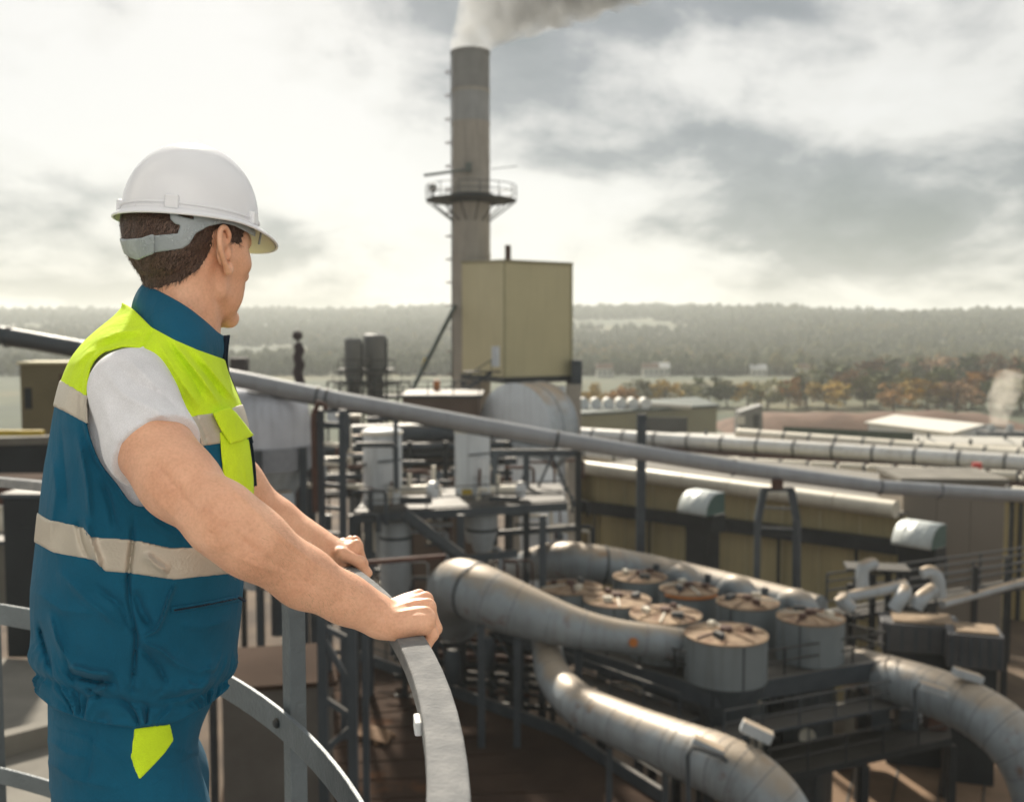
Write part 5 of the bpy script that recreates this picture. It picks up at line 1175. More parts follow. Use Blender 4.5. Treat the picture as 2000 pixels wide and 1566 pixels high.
FOLDS = [  # polyline in photo pixels, height m (+ out), half width px
    ([(272, 690), (290, 660), (302, 636)], -.004, 4),
    ([(300, 655), (345, 730), (392, 800)], .006, 9), ([(318, 652), (372, 730), (405, 790)], -.004, 7), ([(330, 660), (395, 740), (432, 795)], .006, 8),
    ([(355, 672), (410, 740), (445, 790)], -.004, 7), ([(300, 700), (340, 765), (372, 805)], -.003, 6), ([(385, 690), (430, 745), (462, 785)], .004, 7),
    ([(185, 668), (230, 650), (285, 642)], .005, 9), ([(170, 690), (235, 662), (290, 655)], -.003, 7), ([(140, 720), (170, 690), (215, 672)], .003, 9),
    ([(150, 840), (168, 930), (178, 1030)], .006, 14), ([(120, 830), (128, 930), (132, 1010)], -.003, 12), ([(196, 930), (215, 980), (228, 1040)], -.004, 10),
    ([(165, 1005), (178, 1060), (200, 1120)], .006, 9), ([(150, 1010), (160, 1060), (180, 1105)], -.004, 9),
    ([(262, 990), (259, 1060), (250, 1130), (254, 1180), (267, 1245), (262, 1300), (255, 1372)], -.006, 4),
    ([(290, 1010), (330, 1040), (378, 1062)], .004, 10), ([(300, 1000), (345, 1020), (385, 1040)], -.003, 8), ([(280, 1080), (300, 1100), (330, 1120)], .004, 10),
    ([(346, 1132), (330, 1168), (318, 1205), (306, 1230), (272, 1247)], .007, 4), ([(262, 1150), (275, 1190), (297, 1225)], -.008, 12),
    ([(272, 1250), (315, 1270), (352, 1300)], .006, 9), ([(270, 1262), (310, 1300), (330, 1340)], -.005, 9), ([(345, 1345), (390, 1345), (420, 1320)], .007, 12),
    ([(300, 1368), (350, 1362), (400, 1345)], -.005, 9), ([(330, 1290), (385, 1310), (430, 1300)], .004, 14),
    ([(95, 1190), (110, 1250), (140, 1300)], .006, 10), ([(75, 1210), (90, 1270), (104, 1320)], -.005, 9), ([(120, 1250), (135, 1310), (150, 1345)], -.004, 8),
    ([(132, 1300), (175, 1312), (225, 1318)], .010, 9), ([(130, 1314), (178, 1328), (230, 1336)], -.008, 8), ([(165, 1345), (185, 1352), (200, 1362)], -.006, 7),
    ([(160, 1360), (200, 1345), (215, 1330)], .006, 8), ([(60, 1150), (120, 1190), (200, 1200)], .003, 16), ([(110, 1110), (180, 1180), (245, 1230)], .004, 12),
    ([(180, 1140), (235, 1180), (262, 1240)], -.004, 10), ([(350, 1220), (400, 1225), (455, 1210)], .003, 14), ([(100, 880), (110, 960), (95, 1060)], .003, 14),
    ([(400, 880), (430, 960), (455, 1040)], .004, 12),
]
BAND_TOP = ([60, 77, 115, 167, 250, 294, 362, 399, 440], [1312, 1319, 1336, 1358, 1369, 1382, 1377, 1354, 1330])
HEM = ([55, 74, 104, 178, 257, 347, 407, 440], [1340, 1358, 1384, 1410, 1420, 1410, 1377, 1350])
ARMHOLE = smooth_poly([(239, 678), (269, 683), (286, 709), (325, 756), (359, 799), (377, 825), (397, 874), (405, 930), (380, 985), (306, 987), (262, 986), (229, 945), (196, 902), (174, 845), (168, 800), (171, 759), (178, 716), (203, 688)], 3)
def fnx(tab, px): return np.interp(px, tab[0], tab[1]).astype(f32)

H = 0.0028
fld = Field((-0.86, 1.40, -0.72), (-0.34, 1.92, 0.06), H)
def shell_pts():
    """grid points close to the torso surface, found slab by slab"""
    I, B = [], []
    zs = (fld.lo[2] + H * np.arange(fld.n[2])).astype(f32)
    ax, ay = np.meshgrid(*[(fld.lo[d] + H * np.arange(fld.n[d])).astype(f32) for d in (0, 1)], indexing='ij')
    f, l = body_coords(ax, ay, 0)
    for k, z in enumerate(zs):
        f0, f1, b = (float(np.interp(z, _zz, q_)) for q_ in (F0, F1, BB)); c, a_ = (f0 + f1) / 2, (f1 - f0) / 2
        m = (((f - c) / (a_ + .03)) ** 2 + (l / (b + .03)) ** 2 < 1.25) & (((f - c) / (a_ - .03)) ** 2 + (l / (b - .03)) ** 2 > 0.9)
        i, j = np.nonzero(m); I.append(np.stack([i, j, np.full(len(i), k)], 1))
    I = np.concatenate(I); P = (fld.lo + I * H).astype(f32)
    d = torso_d(P[:, 0], P[:, 1], P[:, 2]).astype(f32); m = (d > -.024) & (d < .022)
    return I[m], P[m], d[m]
GI, GP, base = shell_pts()
GX, GY, GZ = GP.T
PX, PY = (q.astype(f32) for q in to_px(*mirror_near(GX, GY, GZ)))
FB, LB = body_coords(GX, GY, GZ)
def net(d, relax=1):
    arr = np.ones(fld.n, f32); arr[GI[:, 0], GI[:, 1], GI[:, 2]] = d
    lo = np.maximum(GI[d < 0].min(0) - 2, 0); hi = GI[d < 0].max(0) + 3
    return surface_nets(arr[lo[0]:hi[0], lo[1]:hi[1], lo[2]:hi[2]], fld.lo + lo * H, H, relax)
def mpoly(poly): return poly_sdf(PX, PY, poly) * (DAX / FPX)
disp = np.zeros_like(base)
for pts, amp, w in FOLDS: disp += 2.3 * amp * stroke(PX, PY, pts, w)
disp += 0.0022 * wave_noise(GX, GY, GZ, 26, seed=3, squash=(1, 1, .6)) + 0.0012 * wave_noise(GX, GY, GZ, 60, seed=5, squash=(1, 1, .5))
bt, hm = fnx(BAND_TOP, PX), fnx(HEM, PX)
inb = np.clip((PY - bt + 10) / 20, 0, 1) * np.clip((hm + 8 - PY) / 20, 0.45, 1)
ang = np.arctan2(LB, FB - 0.02) + .004 * (PY - bt) * np.sin(FB * 70)
gath = (1 - 2 * np.abs(np.sin(ang * 17 + 1.6 * np.sin(ang * 5 + 1)))) * 0.6 + np.sin(ang * 61 + 1.9 * np.sin(ang * 11)) * 0.4
disp += inb * (0.0105 * gath - 0.001) + np.exp(-((PY - bt) / 7) ** 2) * -0.006 + np.exp(-((PY - bt + 30) / 26) ** 2) * (0.006 + .003 * gath)
disp = np.clip(disp, -.014, .017)
S = DAX / FPX
ah = mpoly(ARMHOLE)
disp += np.where(np.abs(LB) > .06, .0022 * np.exp(-((ah / S - 4) / 4) ** 2) - .0022 * np.exp(-((ah / S - 11) / 2.5) ** 2), 0)
vest_s = base - disp
vest_s = np.maximum(vest_s, -np.maximum(ah, 0.06 - np.abs(LB)))
vest_s = np.maximum(vest_s, (PY - hm) * S)
NECKL = ([200, 250, 262, 296, 340, 386, 437, 470], [570, 598, 606, 640, 664, 684, 702, 716])
vest_s = np.maximum(vest_s, (fnx(NECKL, PX) - PY) * S)
NB = A(338, 640, 1.67)
UT_T = ([60, 105, 118, 165, 240, 375, 430, 470, 500], [725, 735, 742, 769, 795, 812, 803, 790, 782])
UT_B = ([60, 105, 130, 170, 250, 390, 430, 480, 500], [775, 794, 806, 828, 855, 873, 866, 855, 850])
LT_T = ([50, 73, 96, 163, 178, 261, 332, 384, 445, 500], [996, 1001, 1014, 1029, 1048, 1053, 1069, 1068, 1058, 1050])
LT_B = ([50, 68, 104, 184, 205, 250, 339, 444, 500], [1052, 1059, 1079, 1094, 1116, 1119, 1132, 1121, 1108])
ut_t, ut_b = fnx(UT_T, PX), fnx(UT_B, PX)
blue = np.maximum(vest_s, -(PY - (ut_b - 12)) * S)
yel = np.maximum(vest_s - 0.0006, (PY - (ut_b - 20)) * S)
def tape(t, b, off): return np.maximum(vest_s - off, np.maximum((t - PY) * S, (PY - b) * S))
vest_in = base - disp
tape_u = tape(ut_t, ut_b, 0.0022); tape_l = tape(fnx(LT_T, PX), fnx(LT_B, PX), 0.0022)

def cloth_mat(name, col, wr=1.0):
    """woven cloth: fine weave, soft creases and slight fading"""
    m_ = bpy.data.materials.new(name); m_.use_nodes = True; nt = m_.node_tree; N, L = nt.nodes.new, nt.links.new
    bs = nt.nodes['Principled BSDF']; tc = N('ShaderNodeTexCoord')
    def noi(s, d=4, r=.6, sc=(1, 1, 1), dist=0):
        mp = N('ShaderNodeMapping'); mp.inputs['Scale'].default_value = sc; mp.inputs['Rotation'].default_value = (.3, .5, .4); L(tc.outputs['Object'], mp.inputs[0])
        n = N('ShaderNodeTexNoise'); n.inputs['Scale'].default_value = s; n.inputs['Detail'].default_value = d; n.inputs['Roughness'].default_value = r; n.inputs['Distortion'].default_value = dist
        L(mp.outputs[0], n.inputs['Vector']); return n.outputs[0]
    r1 = N('ShaderNodeValToRGB'); L(noi(7, 6), r1.inputs[0]); e = r1.color_ramp.elements
    e[0].position = .3; e[0].color = (*[c * .82 for c in col], 1); e[1].position = .72; e[1].color = (*[min(1, c * 1.12) for c in col], 1)
    r2 = N('ShaderNodeMapRange'); L(noi(900, 1), r2.inputs[0]); r2.inputs[1].default_value = .3; r2.inputs[2].default_value = .7; r2.inputs[3].default_value = .86; r2.inputs[4].default_value = 1.08
    mm = N('ShaderNodeMixRGB'); mm.blend_type = 'MULTIPLY'; mm.inputs[0].default_value = 1; L(r1.outputs[0], mm.inputs[1]); L(r2.outputs[0], mm.inputs[2]); L(mm.outputs[0], bs.inputs['Base Color'])
    bs.inputs['Roughness'].default_value = .85; bs.inputs['Specular IOR Level'].default_value = .2; bs.inputs['Sheen Weight'].default_value = .04
    b1 = N('ShaderNodeBump'); b1.inputs['Strength'].default_value = .55 * wr; b1.inputs['Distance'].default_value = .012; L(noi(17, 5, .5, (1, 1, .55), .6), b1.inputs['Height'])
    b2 = N('ShaderNodeBump'); b2.inputs['Strength'].default_value = .3; b2.inputs['Distance'].default_value = .0015; L(noi(1100, 1), b2.inputs['Height']); L(b1.outputs[0], b2.inputs['Normal'])
    L(b2.outputs[0], bs.inputs['Normal']); return m_
MV = cloth_mat('navy_workwear_cloth', (0.007, 0.098, 0.178))
MY_ = cloth_mat('yellow_hi_vis_cloth', (0.66, 0.92, 0.03))
MT = mat('grey_reflective_tape', (0.56, 0.51, 0.43), 0.38, metal=0.35, var=0.14, scale=9, bump=0.12, bscale=260)
MW = cloth_mat('white_cotton_jersey', (0.82, 0.82, 0.86), .8)
MPOS = (-0.60, 1.66, FLOOR)
person = thing('person', 'worker in blue and yellow hi-vis vest leaning both hands on the curved rail', 'person', MPOS)
vest = vf_object('vest', net(blue), MV, person)
vest['label'] = 'dark blue sleeveless work vest'
tag(vf_object('yoke', net(yel), MY_, vest), 'bright yellow shoulder yoke')
tag(vf_object('reflective_tape', net(tape_u), MT, vest), 'silver chest tape')
tag(vf_object('reflective_tape', net(tape_l), MT, vest), 'silver waist tape')
def patch(name, poly, off, m_, parent, src=None, side=-1, label=None, sm=True):
    pl = smooth_poly(poly, 3) if sm else poly
    d = np.maximum((vest_in if src is None else src) - off, mpoly(pl))
    if side: d = np.maximum(d, LB + 0.02)
    o = vf_object(name, net(d), m_, parent)
    if label: o['label'] = label
    return o
patch('chest_pocket', [(428, 842), (486, 858), (492, 900), (500, 985), (470, 985), (436, 930)], 0.005, MY_, vest, sm=False, label='yellow chest pocket')
patch('pocket_flap', [(414, 806), (448, 794), (462, 806), (496, 850), (470, 862), (450, 868), (432, 842)], 0.0105, MY_, vest, sm=False, label='yellow pocket flap')
# waist pocket welt with zip
MZ_ = mat('dark_navy_zip', (0.008, 0.022, 0.05), 0.45, var=0.3, scale=60, bump=0.6, bscale=900)
patch('pocket_welt', [(332, 1184), (400, 1174), (468, 1161), (472, 1174), (400, 1188), (335, 1199)], 0.0035, MV, vest, sm=False)
patch('pocket_zip', [(338, 1189), (400, 1179), (466, 1166), (467, 1170), (400, 1184), (339, 1194)], 0.0055, MZ_, vest, sm=False)

# ---- trousers
dtr = base + 0.015 - 0.002 * wave_noise(GX, GY, GZ, 30, seed=9)
TF = [([(90, 1440), (130, 1470), (175, 1480)], .005, 8), ([(85, 1480), (140, 1520), (230, 1540)], .005, 9), ([(330, 1450), (370, 1470), (400, 1465)], .005, 8), ([(300, 1500), (350, 1520), (395, 1525)], -.005, 8), ([(100, 1405), (150, 1430), (200, 1436)], -.004, 7), ([(185, 1412), (178, 1480), (165, 1540)], -.004, 4), ([(120, 1420), (180, 1450), (250, 1500)], .004, 10), ([(340, 1500), (300, 1530), (270, 1560)], .004, 10), ([(200, 1440), (240, 1480), (262, 1530)], -.003, 9)]
for pts, amp, w in TF: dtr = dtr - amp * stroke(PX, PY, pts, w)
TPX = [(262, 1421), (333, 1413), (340, 1444), (322, 1470), (302, 1492), (272, 1523), (262, 1500), (255, 1479)]
lf = Field((-0.86, 1.36, FLOOR - 0.02), (-0.28, 1.96, -0.50), 0.005)
def hips(X, Y, Z): return np.maximum(torso_d(X, Y, Z) + 0.017, -(Z + 0.80) * 0.9)
lf.op(hips, lf.lo, (-0.28, 1.96, -0.46))
def bp(f, l, z): return BO + BF * f + BL * l + np.array((0, 0, z))
for sgn in (-1, 1):
    P = [bp(-.005, sgn * .088, -.78), bp(.0, sgn * .095, -.95), bp(.012, sgn * .10, -1.12), bp(-.02, sgn * .105, -1.45), bp(-.02, sgn * .105, -1.50)]
    lf.chain(P, [.098, .088, .076, .068, .072], 0.05)
tz = lf.mesh(relax=2)
up = np.maximum(np.maximum(dtr, (1335 - PY) * S), -(GZ + 0.715))
trousers = vf_object('trousers', join_vf([net(up), tz]), MV, person)
trousers['label'] = 'dark blue work trousers'
patch('pocket_lining', TPX, 0.0015, MY_, trousers, src=dtr, sm=False, label='yellow pocket lining showing at the hip')
MSH = mat('black_leather_shoe', (0.02, 0.018, 0.016), 0.5, bump=0.3, bscale=90)
for sgn in (-1, 1):
    sf = Field((-0.9, 1.3, FLOOR - .02), (-0.25, 2.0, FLOOR + .16), 0.006)
    a, b = bp(-.07, sgn * .105, FLOOR + .045), bp(.15, sgn * .115, FLOOR + .035)
    sf.cone(a, b, .042, .040, .02, flat=(BL, 1.05)); sf.cone(bp(-.03, sgn * .105, FLOOR + .06), bp(-.03, sgn * .105, FLOOR + .13), .046, .046, .03)
    sf.op(lambda X, Y, Z: (Z - FLOOR), sf.lo, sf.lo + sf.n * sf.h, 0, 'cut')
    vf_object('shoe', sf.mesh(relax=1), MSH, person)

# ---- T-shirt: torso a little inside the vest, plus the near and far sleeve
SH_R = A(256, 766, 1.475); SH_L = None
def mirror_pt(p):
    d = p - BO; return BO + BF * (d @ BF) - BL * (d @ BL) + np.array((0, 0, 1.0)) * d[2]
SH_L = mirror_pt(SH_R)
RA = [SH_R, A(295, 866, 1.41), A(350, 942, 1.36), A(434, 1016, 1.315), A(494, 1062, 1.325), A(594, 1128, 1.385), A(672, 1168, 1.42), A(732, 1197, 1.437)]
RR = [.056, .0515, .0455, .0405, .0385, .0325, .0272, .0250]
sfld = Field((-0.82, 1.24, -0.46), (-0.24, 2.02, 0.06), 0.0034)
X_, Y_, Z_ = sfld.pts()
MX2, MY2, MZ2 = mirror_near(X_, Y_, Z_); PX2, PY2 = to_px(MX2, MY2, MZ2)
sfld.a = torso_d(X_, Y_, Z_).astype(f32) + 0.016
n2 = sfld.a.copy()
_f2, _l2 = body_coords(X_, Y_, Z_)
LA = [SH_L, A(420, 905, 1.80), A(456, 955, 1.86), A(498, 1004, 1.885), A(538, 1030, 1.885), A(590, 1061, 1.878), A(628, 1079, 1.872), A(652, 1087, 1.868)]
LR = [.064, .0575, .052, .0475, .044, .036, .0285, .0245]
tors = sfld.a
for AA in (RA, LA):
    sl_ = Field(sfld.lo, sfld.lo + (sfld.n - 1) * sfld.h, sfld.h); sl_.a = np.ones(sfld.n, f32)
    sl_.cone(AA[0] + np.array((0, 0, .004)), AA[1], .059, .0620, .02); sl_.cone(AA[1], AA[2], .0620, .063, .01)
    d = AA[2] - AA[1]; d = d / np.linalg.norm(d); q = AA[1] + d * 0.019
    qd = (X_ - q[0]) * d[0] + (Y_ - q[1]) * d[1] + (Z_ - q[2]) * d[2]
    sl_.a = np.maximum(sl_.a, qd.astype(f32))
    hh = np.maximum(.03 - np.abs(tors - sl_.a), 0) / .03; tors = np.minimum(tors, sl_.a) - hh * hh * .03 * .25
sfld.a = tors
SF = [([(200, 720), (240, 770), (300, 800), (350, 830)], .005, 9), ([(215, 700), (262, 745), (320, 770), (362, 812)], -.005, 8), ([(245, 695), (290, 740), (340, 790)], .004, 8), ([(225, 790), (270, 820), (330, 828)], -.003, 10), ([(200, 760), (215, 830), (225, 870)], .003, 12),
      ([(200, 880), (240, 868), (290, 862), (330, 846), (380, 836)], -.002, 4)]
ns = np.abs(sfld.a) < 0.02; q = np.zeros(int(ns.sum()), f32)
for pts, amp, w in SF: q += 1.25 * amp * stroke(PX2[ns], PY2[ns], pts, w)
q += 0.0016 * wave_noise(X_[ns], Y_[ns], Z_[ns], 40, seed=12)
sfld.a[ns] -= np.clip(q, -.0045, .008)
sfld.a = np.maximum(sfld.a, (fnx(NECKL, PX2) + 44 - PY2) * S)
ndx = np.sqrt(((_f2 - (NB[0] - BO[0]) * BF[0] - (NB[1] - BO[1]) * BF[1]) / 1.12) ** 2 + _l2 ** 2) - 0.062
sfld.a = np.maximum(sfld.a, -np.maximum(ndx, NB[2] - 0.05 - Z_))
tshirt = vf_object('t_shirt', sfld.mesh(relax=1), MW, person); tshirt['label'] = 'white short-sleeved T-shirt under the vest'

# ---- body: head, neck, arms and hands in skin
def nrm(v): return v / np.linalg.norm(v)
def build_arm(AP, AR, c, t, n, mirror, h=0.0021):
    """AP/AR arm path and radii ending at the wrist, c grip centre on the rail top, t along the rail towards the index finger, n outwards"""
    up = np.array((0, 0, 1.0)); W = AP[-1]
    fl = Field(np.min(AP[1:] + [c], 0) - 0.115, np.max(AP[1:] + [c], 0) + 0.115, h)
    for i in range(1, len(AP) - 1):
        k = 0.03
        flat = (nrm(np.cross(AP[-1] - AP[4], up)), 1.22) if i >= 5 else None
        if i >= 5: 
            hd = nrm(c - W); side = t
            flat = (side, 1.28)
        fl.cone(AP[i], AP[i + 1], AR[i], AR[i + 1], k, flat)
    # muscles: biceps, triceps, forearm extensors, elbow point
    ua = nrm(AP[3] - AP[1]); fa = nrm(AP[6] - AP[3]); pl = nrm(np.cross(ua, fa)); out = nrm(np.cross(pl, ua))
    fl.cone(AP[1] + out * .016, AP[2] + out * .018, .035, .034, .03)
    fl.cone(AP[1] - out * .018, AP[2] - out * .015, .033, .028, .03)
    fo = nrm(np.cross(pl, fa))
    fl.cone(AP[3] + fo * .012 + pl * .004, AP[4] + fo * .011, .030, .029, .03); fl.cone(AP[4] + fo * .011, AP[5] + fo * .002, .029, .023, .03)
    fl.cone(AP[3] - fo * .008, AP[5] - fo * .002, .028, .023, .03); fl.cone(AP[5] - fo * .003, AP[7], .024, .018, .03)
    fl.ell(AP[3] - fo * .030 - fa * .006 - pl * .006, (.017, .017, .017), k=.02)
    fl.ell(W - fa * .006 - t * .012 * 1.6 + up * .008, (.0115, .0115, .010), k=.016)      # ulna knob
    # palm
    hz = RAIL_Z
    mcp_o = [.038, .0145, -.009, -.031]; mz = [.033, .035, .031, .023]; mn = [.029, .0335, .0325, .026]
    MCP = [c + t * o + n * nn + up * z for o, nn, z in zip(mcp_o, mn, mz)]
    wr_o = [.016, .006, -.005, -.015]
    CB = [W + t * o + nrm(c - W) * .012 for o in wr_o]
    for i in range(4):
        fl.cone(CB[i], MCP[i], .0148, .0106, .007)
        fl.cone(CB[i] - up * .010, MCP[i] - up * .010 - n * .006, .0130, .0100, .016)
    fl.cone(W - t * .012 - up * .006, c - t * .030 - n * .020 + up * .0145, .0165, .0150, .02)     # hypothenar heel on the rail
    fl.cone(c - t * .030 - n * .018 + up * .0145, c - t * .034 + n * .016 + up * .015, .0150, .0135, .018)
    fl.cone(c - n * .010 + up * .016, c + t * .03 + n * .01 + up * .018, .016, .016, .02)
    for i in range(4):                                                                            # knuckles and tendons
        fl.ell(MCP[i] + up * .0018, (.0100, .0100, .0096), k=.0045)
        fl.cone(CB[i] * .55 + MCP[i] * .45 + up * .0095, MCP[i] + up * .0082, .0030, .0042, .005)
    ln = [.036, .038, .035, .028]; fr = [.0094, .0097, .0091, .0080]
    for i in range(4):
        r = fr[i]
        pip = MCP[i] + n * (.010 - .002 * (i == 3)) - up * ln[i] * 0.93 + t * (.0 if i else .002)
        dip = np.array((c[0], c[1], hz - RAIL_H - r - .001)) + t * mcp_o[i] * .95 + n * (.016)
        tip = dip - n * .019 + up * .002
        fl.cone(MCP[i], pip, r * 1.10, r * 1.0, .0028); fl.ell(pip, (r * 1.08,) * 3, k=.004)
        fl.cone(pip, dip, r, r * .92, .003); fl.cone(dip, tip, r * .92, r * .8, .003)
    # thumb, wrapping on the index side
    tb = W + t * .018 + nrm(c - W) * .022 - up * .010
    if mirror:      # far hand: thumb laid forward over the rail edge, in view
        m1 = c + t * .058 - n * .006 + up * .026; m2 = c + t * .064 + n * .024 + up * .010; m3 = c + t * .060 + n * .042 - up * .014
    else:
        m1 = c + t * .056 - n * .012 + up * .016; m2 = c + t * .060 + n * .016 + up * .010; m3 = c + t * .056 + n * .036 - up * .006
    fl.cone(tb, m1, .0145, .0124, .012); fl.cone(m1, m2, .0122, .0104, .003); fl.ell(m2, (.0114,) * 3, k=.004); fl.cone(m2, m3, .0106, .0086, .004)
    return fl
tR = nrm(np.array((-(1.455 - RC[1]), rail_at_y(1.455)[0] - RC[0], 0))); 
cR = rail_at_y(1.452); nR = np.array((tR[1], -tR[0], 0))
cL = rail_at_y(1.885); tL = nrm(np.array((-(cL[1] - RC[1]), cL[0] - RC[0], 0))); nL = np.array((tL[1], -tL[0], 0))
armR = build_arm(RA, RR, cR, tR, nR, False)
armL = build_arm(LA, LR, cL, -tL, nL, True)
ARML = [  # muscle edges, elbow creases, tendons and veins on the near arm (photo pixels, height m, half width px)
    ([(430, 930), (540, 1040), (660, 1135)], .0035, 16), ([(425, 1020), (530, 1095), (650, 1165)], -.0030, 14), ([(300, 900), (350, 960), (392, 1010)], -.0035, 13), ([(255, 920), (320, 990), (380, 1050)], .0025, 14),
    ([(380, 985), (420, 1000), (445, 1025)], .0030, 9), ([(402, 1038), (425, 1046)], -.0022, 3), ([(400, 1047), (428, 1053)], -.0022, 3), ([(404, 1056), (424, 1060)], -.0018, 3), ([(410, 1032), (420, 1062)], -.0016, 2.5),
    ([(440, 1075), (500, 1105), (590, 1125)], .0018, 5), ([(520, 1050), (600, 1105), (640, 1150), (700, 1180)], .0014, 4),
    ([(735, 1172), (748, 1190), (752, 1215)], -.0020, 6), ([(722, 1185), (735, 1192)], .0022, 8),
    ([(765, 1186), (810, 1172), (838, 1168)], .0016, 3.5), ([(768, 1198), (815, 1186), (850, 1184)], .0016, 3.5), ([(772, 1212), (815, 1204), (850, 1204)], .0015, 3.5), ([(775, 1192), (812, 1180), (842, 1177)], -.0014, 3), ([(775, 1206), (815, 1196), (850, 1194)], -.0014, 3),
    ([(762, 1222), (800, 1200), (828, 1198)], .0010, 3), ([(832, 1222), (846, 1228), (852, 1240)], -.0016, 3), ([(836, 1236), (848, 1242)], -.0014, 2.5)]
_n = np.abs(armR.a) < .012; _P = armR.pts(); _px, _py = to_px(*[q[_n] for q in _P]); _d = np.zeros(_px.shape, f32)
for pts, amp, w in ARML: _d += amp * stroke(_px, _py, pts, w)
armR.a[_n] -= _d

# head frame
PSI = R(57); HP = R(4)
hf0 = np.array((math.cos(PSI), math.sin(PSI), 0)); HL = np.array((-math.sin(PSI), math.cos(PSI), 0))
HF = hf0 * math.cos(HP) - BZ * math.sin(HP); HU = np.cross(HF, HL); HO = A(371, 492, 1.69)
HM = np.stack([HF, HL, HU], 1)
def hp(f, l, u): return HO + HF * f + HL * l + HU * u
hd = Field(HO - np.array((.135, .14, .24)), HO + np.array((.135, .14, .145)), 0.0018)
# neck
nb = NB + np.array((0, 0, -.07)) + BF * -.01
hd.cone(hp(-.016, 0, -.02), nb + BF * .010, .053, .057, .03)
hd.cone(hp(-.004, -.012, -.060), nb + BF * .028, .044, .050, .03)
for s_ in (-1, 1): hd.cone(hp(-.020, s_ * .058, -.030), nb + BF * .055 + BL * s_ * .018, .013, .012, .02)
hd.ell(hp(-.010, 0, .040), (.100, .0775, .088), HM, .01)
hd.ell(hp(-.016, 0, .004), (.075, .067, .066), HM, .02)
hd.ell(hp(.032, 0, -.020), (.062, .058, .085), HM, .03)
for s_ in (-1, 1):
    hd.cone(hp(.014, s_ * .054, -.030), hp(.012, s_ * .053, -.064), .017, .0145, .012)
    hd.cone(hp(.012, s_ * .053, -.064), hp(.072, s_ * .016, -.104), .0145, .0150, .010)
    hd.ell(hp(.058, s_ * .044, -.014), (.020, .018, .016), HM, .03)
    hd.cone(hp(.020, s_ * .060, -.008), hp(.058, s_ * .048, -.012), .010, .012, .025)
    hd.ell(hp(.050, s_ * .038, -.060), (.028, .020, .034), HM, .02)
    hd.ell(hp(.040, s_ * .058, .030), (.024, .012, .026), HM, .025)
hd.ell(hp(.080, 0, -.100), (.016, .022, .015), HM, .015)
hd.cone(hp(.080, -.034, .026), hp(.080, .034, .026), .0135, .0135, .02)
hd.cone(hp(.090, 0, .016), hp(.112, 0, -.026), .009, .0125, .014); 
for s_ in (-1, 1): hd.ell(hp(.100, s_ * .012, -.028), (.012, .008, .009), HM, .008)
hd.ell(hp(.091, 0, -.056), (.010, .024, .008), HM, .008); hd.ell(hp(.089, 0, -.070), (.010, .020, .008), HM, .008)
hd.cone(hp(.098, -.018, -.063), hp(.098, .018, -.063), .0028, .0028, .005, mode='cut')
for s_ in (-1, 1):
    hd.ell(hp(.094, s_ * .033, .004), (.014, .017, .011), HM, .012, 'cut'); hd.ell(hp(.078, s_ * .032, .004), (.0125,) * 3, HM, .003)
head_only = hd.a.copy()
# ears
for s_ in (-1, 1):
    ef = nrm(HF * .96 - HL * s_ * .28)   # the ear's rear edge stands off the head
    eu = HU * .985 + ef * -0.17; EC = hp(-.002, s_ * .0835, .000)
    en = nrm(np.cross(ef, eu)) * 1.0
    if en @ (HL * s_) < 0: en = -en
    def ep(f, u, o): return EC + ef * f + eu * u + en * o
    EM = np.stack([ef, nrm(eu), en], 1)
    hd.ell(ep(.001, .002, -.003), (.0155, .028, .0042), EM, .004)
    hd.cone(ep(.011, -.002, -.008), ep(.012, .004, -.018), .011, .014, .008)
    rim = [(.010, .012), (.011, .023), (.004, .0325), (-.006, .034), (-.0155, .026), (-.0185, .012), (-.017, -.002), (-.011, -.016), (-.004, -.026), (.004, -.0345), (.0105, -.030), (.010, -.022)]
    rr_ = [.003, .0034, .0038, .0042, .0044, .0044, .0042, .004, .0046, .0066, .0058, .005]
    rim = spline([(a_, b_, .0045 if 0 < i < 9 else .002, r_) for i, ((a_, b_), r_) in enumerate(zip(rim, rr_))], 3)
    hd.chain([ep(*q[:3]) for q in rim], [q[3] * .92 for q in rim], .0022)
    hd.ell(ep(.004, -.006, .006), (.0075, .012, .0085), EM, .003, 'cut'); hd.ell(ep(-.002, .019, .006), (.0075, .009, .0055), EM, .003, 'cut')
    hd.cone(ep(-.008, -.010, .002), ep(-.009, .010, .003), .0028, .0028, .004); hd.ell(ep(.0125, -.007, .002), (.0045, .007, .004), EM, .004)
X3, Y3, Z3 = hd.pts()
hnear = np.abs(head_only) < .03
def hnoise(*a, **k):
    o = np.zeros_like(head_only); o[hnear] = wave_noise(X3[hnear], Y3[hnear], Z3[hnear], *a, **k); return o
wr = 0.0006 * hnoise(160, seed=4)
skin_parts = [(hd.mesh(hd.a - wr, relax=1)), armR.mesh(relax=1), armL.mesh(relax=1)]
tf = Field((-0.84, 1.36, -0.80), (-0.36, 1.96, 0.06), 0.012)
Xt, Yt, Zt = tf.pts(); tf.a = (torso_d(Xt, Yt, Zt) + 0.03).astype(f32)
skin_parts.append(tf.mesh())
